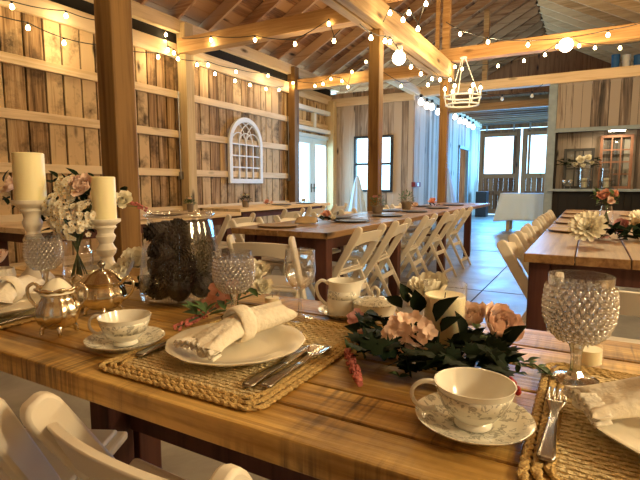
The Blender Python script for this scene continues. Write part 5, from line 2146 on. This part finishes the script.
# bar niche
ny = YP + 0.33
lp = atY(565, 186, YP - 0.03)
for i, (x, lab) in enumerate(((564, 'clear goblet on the niche ledge, left one of two'), (570, 'clear goblet on the niche ledge, right one of two'))):
    p = atY(x, 190, YP - 0.02)
    t = thing('ledge_goblet', lab, 'goblet', (p.x, YP - 0.02, NZ0), 0, 'goblets on the niche ledge')
    m = MB()
    m.lathe([(0.0001, 0), (0.035, 0), (0.006, 0.008), (0.006, 0.07), (0.02, 0.085), (0.045, 0.12), (0.05, 0.17), (0.046, 0.19), (0.044, 0.19), (0.047, 0.17), (0.04, 0.12), (0.0001, 0.09)], 16)
    m.build('glass', 'bead', t, smooth=50)


def old_sash(name, label, px0, px1, py0, py1, Y, mat, cols, rows, fr=0.055):
    a, b = atY(px0, py1, Y), atY(px1, py0, Y)
    return framed(name, label, 'window frame', 'Y', Y, a.x, b.x, max(a.z, NZ0), min(b.z, NZ1 - 0.01), fr, 0.04, cols, rows, mat, 'glass_pane', inner=0.025)


old_sash('window_sash', 'black old window sash with panes leaning in the niche behind white flowers', 562, 595, 148, 192, YP + 0.26, 'black', 3, 2)
old_sash('window_sash', 'brown old window sash with nine panes leaning in the niche under the lamp', 597, 634.5, 134, 192, YP + 0.32, 'brown_frame', 3, 4)
for i, (x0, x1, lab) in enumerate(((576, 593, 'glass cylinder lantern with black stand on the ledge below white flowers'), (598, 615, 'glass cylinder lantern with black stand on the ledge before the brown sash'))):
    a, b = atY(x0, 190, YP + 0.06), atY(x1, 168, YP + 0.06)
    r = (b.x - a.x) / 2
    t = thing('candle_lantern', lab, 'lantern', ((a.x + b.x) / 2, YP + 0.08, NZ0), 0, 'lanterns on the niche ledge')
    m = MB()
    h = b.z - NZ0
    m.lathe([(r * 0.9, 0.03), (r * 0.9, h), (r * 0.86, h), (r * 0.86, 0.03)], 28)
    m.build('glass_cylinder', 'hob', t, smooth=40)
    m = MB()
    m.box((-r, -r * 0.8, 0), (r, r * 0.8, 0.028))
    for k in range(4):
        an = PI / 4 + PI / 2 * k
        m.tube([(r * 0.95 * math.cos(an), r * 0.95 * math.sin(an), 0.02), (r * 0.95 * math.cos(an), r * 0.95 * math.sin(an), 0.16)], 0.008, 6)
    m.tube([(r * 0.95 * math.cos(2 * PI * k / 24), r * 0.95 * math.sin(2 * PI * k / 24), 0.16) for k in range(24)], 0.008, 6, closed=True)
    m.build('stand', 'black', t, smooth=0)
    m = MB()
    m.lathe([(0.0001, 0.03), (0.05, 0.03), (0.05, 0.22), (0.0001, 0.215)], 20)
    m.build('candle', 'wax', t, smooth=40)
vp = ((atY(584, 190, YP + 0.08)).x, YP + 0.08, NZ0 + 0.53)
t = thing('flower_spray', 'spray of white flowers and dark leaves lying across the black stand lantern in the niche', 'flowers', vp)
for k, (x, y, r) in enumerate(((580, 160, 0.09), (588, 158, 0.075), (575, 165, 0.06), (583, 166, 0.05), (592, 163, 0.045))):
    peony(t, 'white_bloom', rel(atY(x, y, YP + 0.04), vp), (0, -0.8, 0.4), r, 'pet_white', 20, 110 + k)
pts = []
for i in range(60):
    x = random.uniform(560, 598)
    pts.append((rel(atY(x, 162 + random.uniform(-4, 5), YP + 0.06), vp), (1 if x > 580 else -1, -0.3, random.uniform(-0.4, 0.3))))
foliage(t, 'leaves', pts, 0.10, 'leaf', 120)
m = MB()
m.tube([rel(atY(560, 165, YP + 0.06), vp), rel(atY(580, 162, YP + 0.06), vp), rel(atY(598, 165, YP + 0.06), vp)], 0.008, 6)
m.build('branch', 'stem', t)
# niche lamp
p = atY(617, 132, YP + 0.0)
t = thing('niche_lamp', 'small glowing lamp fixed under the niche lintel', 'lamp', (p.x, YP + 0.05, NZ1))
m = MB()
m.box((-0.16, -0.03, -0.03), (0.16, 0.03, -0.001))
m.build('housing', 'white_paint', t, smooth=0, bevel=0.004)
m = MB()
m.box((-0.14, -0.026, -0.05), (0.14, 0.026, -0.031))
m.build('tube', 'lamp', t, smooth=0, bevel=0.004)
l = bpy.data.lights.new('niche_lamp_light', 'AREA')
l.shape = 'RECTANGLE'
l.size, l.size_y = 0.26, 0.05
l.energy = 9
l.color = (1.0, 0.80, 0.5)
lo = bpy.data.objects.new('niche_lamp_light', l)
lo.location = (p.x, YP + 0.05, NZ1 - 0.056)
C.objects.link(lo)
# bins on the loft
for i, (x0, x1, mt, lab) in enumerate(((611, 621, 'blue_bin', 'blue bin on the loft left of the white one'), (622, 632, 'white_paint', 'white bin on the loft between two blue ones'), (633.5, 647, 'blue_bin', 'blue bin on the loft at the right edge'))):
    a, b = atY(x0, 66, YP + 0.6), atY(x1, 52, YP + 0.6)
    t = thing('storage_bin', lab, 'bin', ((a.x + b.x) / 2, YP + 0.8, 3.302), 0, 'bins on the loft')
    w = (b.x - a.x) / 2
    h = b.z - 3.302
    m = MB()
    m.lathe([(0.0001, 0), (w * 0.85, 0), (w * 0.95, h * 0.9), (0.0001, h * 0.9)], 20)
    m.build('tub', mt, t, smooth=40)
    m = MB()
    m.lathe([(0.0001, h * 0.9 + 0.001), (w, h * 0.9 + 0.001), (w, h), (0.0001, h)], 20)
    m.build('lid', mt, t, smooth=40)

# ================================================================== STRING LIGHTS AND LAMPS
bulb_mesh = {}
LK = 0.25


def bulb_parts(t, p, mat, r, light=0.0, socket=True, col=(1.0, 0.74, 0.38)):
    key = (mat, round(r, 4))
    if key not in bulb_mesh:
        m = MB()
        m.lathe([(0.0001, -r * 1.15), (r * 0.6, -r * 1.0), (r * 0.95, -r * 0.45), (r, 0), (r * 0.85, r * 0.55), (r * 0.5, r * 1.05), (r * 0.42, r * 1.3), (0.0001, r * 1.3)], 10)
        o = m.build('bulb', mat, t, smooth=80, loc=p)
        m = MB()
        m.lathe([(0.0001, r * 1.31), (r * 0.5, r * 1.31), (r * 0.5, r * 2.6), (0.0001, r * 2.6)], 8)
        s_ = m.build('socket', 'wire', t, smooth=0, loc=p)
        bulb_mesh[key] = (o, s_)
    else:
        o, s_ = bulb_mesh[key]
        o = o.copy()
        s_ = s_.copy()
        for q in (o, s_):
            C.objects.link(q)
            q.parent = t
            q.location = p
    if light:
        l = bpy.data.lights.new('bulb_light', 'POINT')
        l.energy = light * LK
        l.color = col
        l.shadow_soft_size = 0.04
        lo = bpy.data.objects.new('bulb_light', l)
        lo.location = Vector(p) - Vector((0, 0, r * 1.15 + 0.045))
        lo.parent = t
        C.objects.link(lo)


def strand(label, pts, ends=(None, None), r=0.023, mat='bulb', every=2, power=5.0, group='string lights under the roof', sag=0.06):
    pts = [Vector(p) for p in pts]
    t = thing('string_light', label, 'string lights', (0, 0, 0), 0, group)
    wp = [p + Vector((0, 0, r * 2.6)) for p in pts]
    if ends[0] is not None:
        wp = [Vector(ends[0])] + wp
    if ends[1] is not None:
        wp = wp + [Vector(ends[1])]
    dense = []
    for a, b in zip(wp[:-1], wp[1:]):
        for k in range(6):
            f = k / 6
            dense.append(a.lerp(b, f) - Vector((0, 0, 4 * f * (1 - f) * sag * (b - a).length * 0.5)))
    dense.append(wp[-1])
    m = MB()
    m.tube(dense, 0.006, 5)
    m.build('cable', 'wire', t, smooth=60)
    for i, p in enumerate(pts):
        bulb_parts(t, p, mat, r, power if (every and i % every == 0) else 0)
    return t


W_ = XL + 0.22
strand('two warm bulbs on the cable top left along the left wall', [atX(-40, -4, W_), atX(12, 7, W_), atX(66, 16, W_)], (None, atX(95, 20, W_)), power=14)
strand('warm bulbs on the lower cable along the left wall behind the big post', [atX(-30, 12, W_), atX(28, 28, W_), atX(64, 43, W_), atX(104, 50, W_), atX(158, 57, W_), atX(197, 65, W_)], (None, atX(201, 61, W_)), power=14)
strand('lower row of warm bulbs on the wall between the two wall posts', [atX(x, y, W_) for x, y in ((215, 74), (235, 81), (250, 85), (266, 89), (279, 90))], (atX(200, 66, W_), atX(284, 86, W_)), power=8)
strand('upper row of warm bulbs on the wall between the two wall posts', [atX(x, y, W_) for x, y in ((208, 65), (236, 72), (268, 76))], (atX(204, 61, W_), atX(284, 79, W_)), power=8)
strand('cluster of warm bulbs running down to the nearer wall post', [atY(x, y, 5.42) for x, y in ((152, 7), (160, 31), (166, 35), (168, 50), (174, 53), (178, 59))], (atY(146, -6, 5.42), atY(180, 54, 5.42)), power=6)
strand('warm bulbs along the nearer tie beam left of the long beam', [atY(x, y, 5.57) for x, y in ((211, 40), (255, 40), (295, 44), (329, 24), (334, 41))], (atY(182, 38, 5.60), atY(340, 30, 5.60)), power=9)
strand('warm bulbs along the farther tie beam left of the long beam', [atY(x, y, 8.8) for x, y in ((293, 83), (315, 86), (323, 84), (331, 79), (342, 81), (348, 87), (352, 72), (366, 62), (401, 86))], (atY(288, 80, 8.8), atY(410, 82, 8.8)), power=7)
BXf = BX + 0.2
strand('warm bulbs along the inner face of the long beam', [atX(x, y, BXf) for x, y in ((371, 38), (385, 41), (390, 42), (411, 67), (421, 74), (428, 85), (432, 79), (440, 80), (450, 80))], (atX(360, 24, BXf), atX(452, 76, BXf)), power=7)
strand('warm bulbs near the top of the picture beside the timber post', [atY(x, y, 5.5) for x, y in ((390, 13), (403, 20), (409, 13), (418, 29), (426, 4))], (atY(383, 22, 5.5), atY(434, -8, 5.5)), power=8)
strand('row of warm bulbs along the right tie beam left of the big globe', [atY(x, y, 8.87) for x, y in ((455, 67), (462, 69), (498, 66), (524, 61), (545, 55), (557, 47))], (atY(448, 60, 8.92), atY(558, 42, 8.92)), power=9)
strand('row of warm bulbs along the right tie beam right of the big globe', [atY(x, y, 8.87) for x, y in ((579, 46), (595, 48), (620, 48), (650, 44))], (atY(575, 40, 8.92), atY(670, 34, 8.92)), power=9)
strand('warm bulbs hanging high under the roof at right', [atY(x, y, 7.3) for x, y in ((460, 34), (488, 42), (528, 45), (608, 35), (660, 22))], (atY(446, 22, 7.3), None), every=1, power=150)
strand('three small dim bulbs on the loft beam', [atY(x, y, 11.06) for x, y in ((480, 97), (502, 99), (532, 96))], (atY(470, 90, 11.10), atY(543, 84, 11.10)), r=0.035, mat='milk_bulb', every=0)
strand('pale bulbs crowded along the top of the passage wall', [atX(x, y, XP + 0.22) for x, y in ((421, 102), (427, 106), (432, 107), (438, 112), (455, 117), (460, 121), (465, 122), (469, 125), (473, 127))], (atX(416, 97, XP + 0.22), None), r=0.065, mat='bulb_cool', every=0)
# extra strand, added out of view overhead to light the foreground table
strand('added strand of warm bulbs overhead above the foreground table', [(-2.2 + 0.75 * i, 1.55 - 0.12 * i, 2.75 - 0.05 * math.sin(i)) for i in range(6)], ((-2.3, 1.9, 3.0), (2.4, 0.8, 3.0)), every=1, power=26)


def globe(p, wall, label, r=0.11, power=22):
    t = thing('globe_lamp', label, 'lamp', p, 0, 'globe lamps on the beams')
    m = MB()
    m.ball((0, 0, 0), r, 18, 12)
    m.build('globe', 'bulb_big', t, smooth=80)
    m = MB()
    m.tube([(0, r * 1.0, 0), (0, r * 1.0 + 0.03, 0)] if wall else [(0, 0, r), (0, 0, r + 0.06)], 0.05, 12)
    m.build('base', 'white_paint', t, smooth=0)
    l = bpy.data.lights.new('globe_light', 'POINT')
    l.energy = power
    l.color = (1.0, 0.74, 0.40)
    l.shadow_soft_size = 0.08
    lo = bpy.data.objects.new('globe_light', l)
    lo.location = (0, -r - 0.1, -0.05) if wall else (0.0, -0.05, -r - 0.1)
    lo.parent = t
    C.objects.link(lo)


globe(atY(566, 45, 8.78), True, 'big round globe lamp on the tie beam at right', 0.105, 14)
globe(atX(399, 58, BX + 0.06), False, 'big round globe lamp under the long beam', 0.09, 12)

# globe lamps added out of view on the right wall to light the tables
def added_wall_lamp(y, label, power):
    t = thing('added_wall_lamp', label, 'lamp', (XR - 0.02, y, 2.15), 0, 'added lamps on the right wall')
    m = MB()
    m.box((-0.03, -0.06, -0.09), (0.02, 0.06, 0.09))
    m.tube([(-0.03, 0, 0), (-0.12, 0, 0.02), (-0.16, 0, -0.03)], 0.012, 8)
    m.build('bracket', 'black', t, smooth=0)
    m = MB()
    m.ball((-0.16, 0, -0.13), 0.095, 18, 12)
    m.build('globe', 'bulb_big', t, smooth=80)
    l = bpy.data.lights.new('added_wall_lamp_light', 'POINT')
    l.energy = power
    l.color = (1.0, 0.83, 0.50)
    l.shadow_soft_size = 0.22
    lo = bpy.data.objects.new('added_wall_lamp_light', l)
    lo.location = (-0.52, 0, -0.13)
    lo.parent = t
    C.objects.link(lo)


added_wall_lamp(0.7, 'added globe lamp on the right wall beside the foreground table', 130)
added_wall_lamp(2.4, 'added globe lamp on the right wall beside the near end of the right table', 95)
added_wall_lamp(4.6, 'added globe lamp on the right wall beside the middle of the right table', 45)

# chandelier
cp = atY(462, 105, 8.75)
t = thing('ring_chandelier', 'white two tier ring chandelier hanging from the tie beam', 'chandelier', (cp.x, cp.y, cp.z))
for z, r in ((0.0, 0.27), (0.14, 0.30)):
    m = MB()
    m.tube([(r * math.cos(2 * PI * i / 40), r * math.sin(2 * PI * i / 40), z) for i in range(40)], 0.016, 8, closed=True)
    m.build('ring', 'white_paint', t, smooth=60)
for k in range(6):
    a = 2 * PI * k / 6 + 0.3
    m = MB()
    m.tube([(0.27 * math.cos(a), 0.27 * math.sin(a), 0), (0.30 * math.cos(a), 0.30 * math.sin(a), 0.14)], 0.012, 6)
    m.build('spoke', 'white_paint', t)
    m = MB()
    m.tube([(0.30 * math.cos(a), 0.30 * math.sin(a), 0.157), (0.30 * math.cos(a), 0.30 * math.sin(a), 0.24)], 0.016, 8)
    m.build('candle_tube', 'white_paint', t)
    bulb_parts(t, (0.30 * math.cos(a), 0.30 * math.sin(a), 0.282), 'bulb', 0.027, 0)
topz = 3.26 - cp.z
for k in range(3):
    a = 2 * PI * k / 3 + 0.5
    m = MB()
    m.tube([(0.29 * math.cos(a), 0.29 * math.sin(a), 0.155), (0.03 * math.cos(a), 0.03 * math.sin(a) , topz)], 0.008, 6)
    m.build('hanging_rod', 'white_paint', t)
m = MB()
m.lathe([(0.0001, topz - 0.01), (0.06, topz - 0.01), (0.06, topz + 0.012), (0.0001, topz + 0.012)], 16)
m.build('canopy', 'white_paint', t, smooth=0)
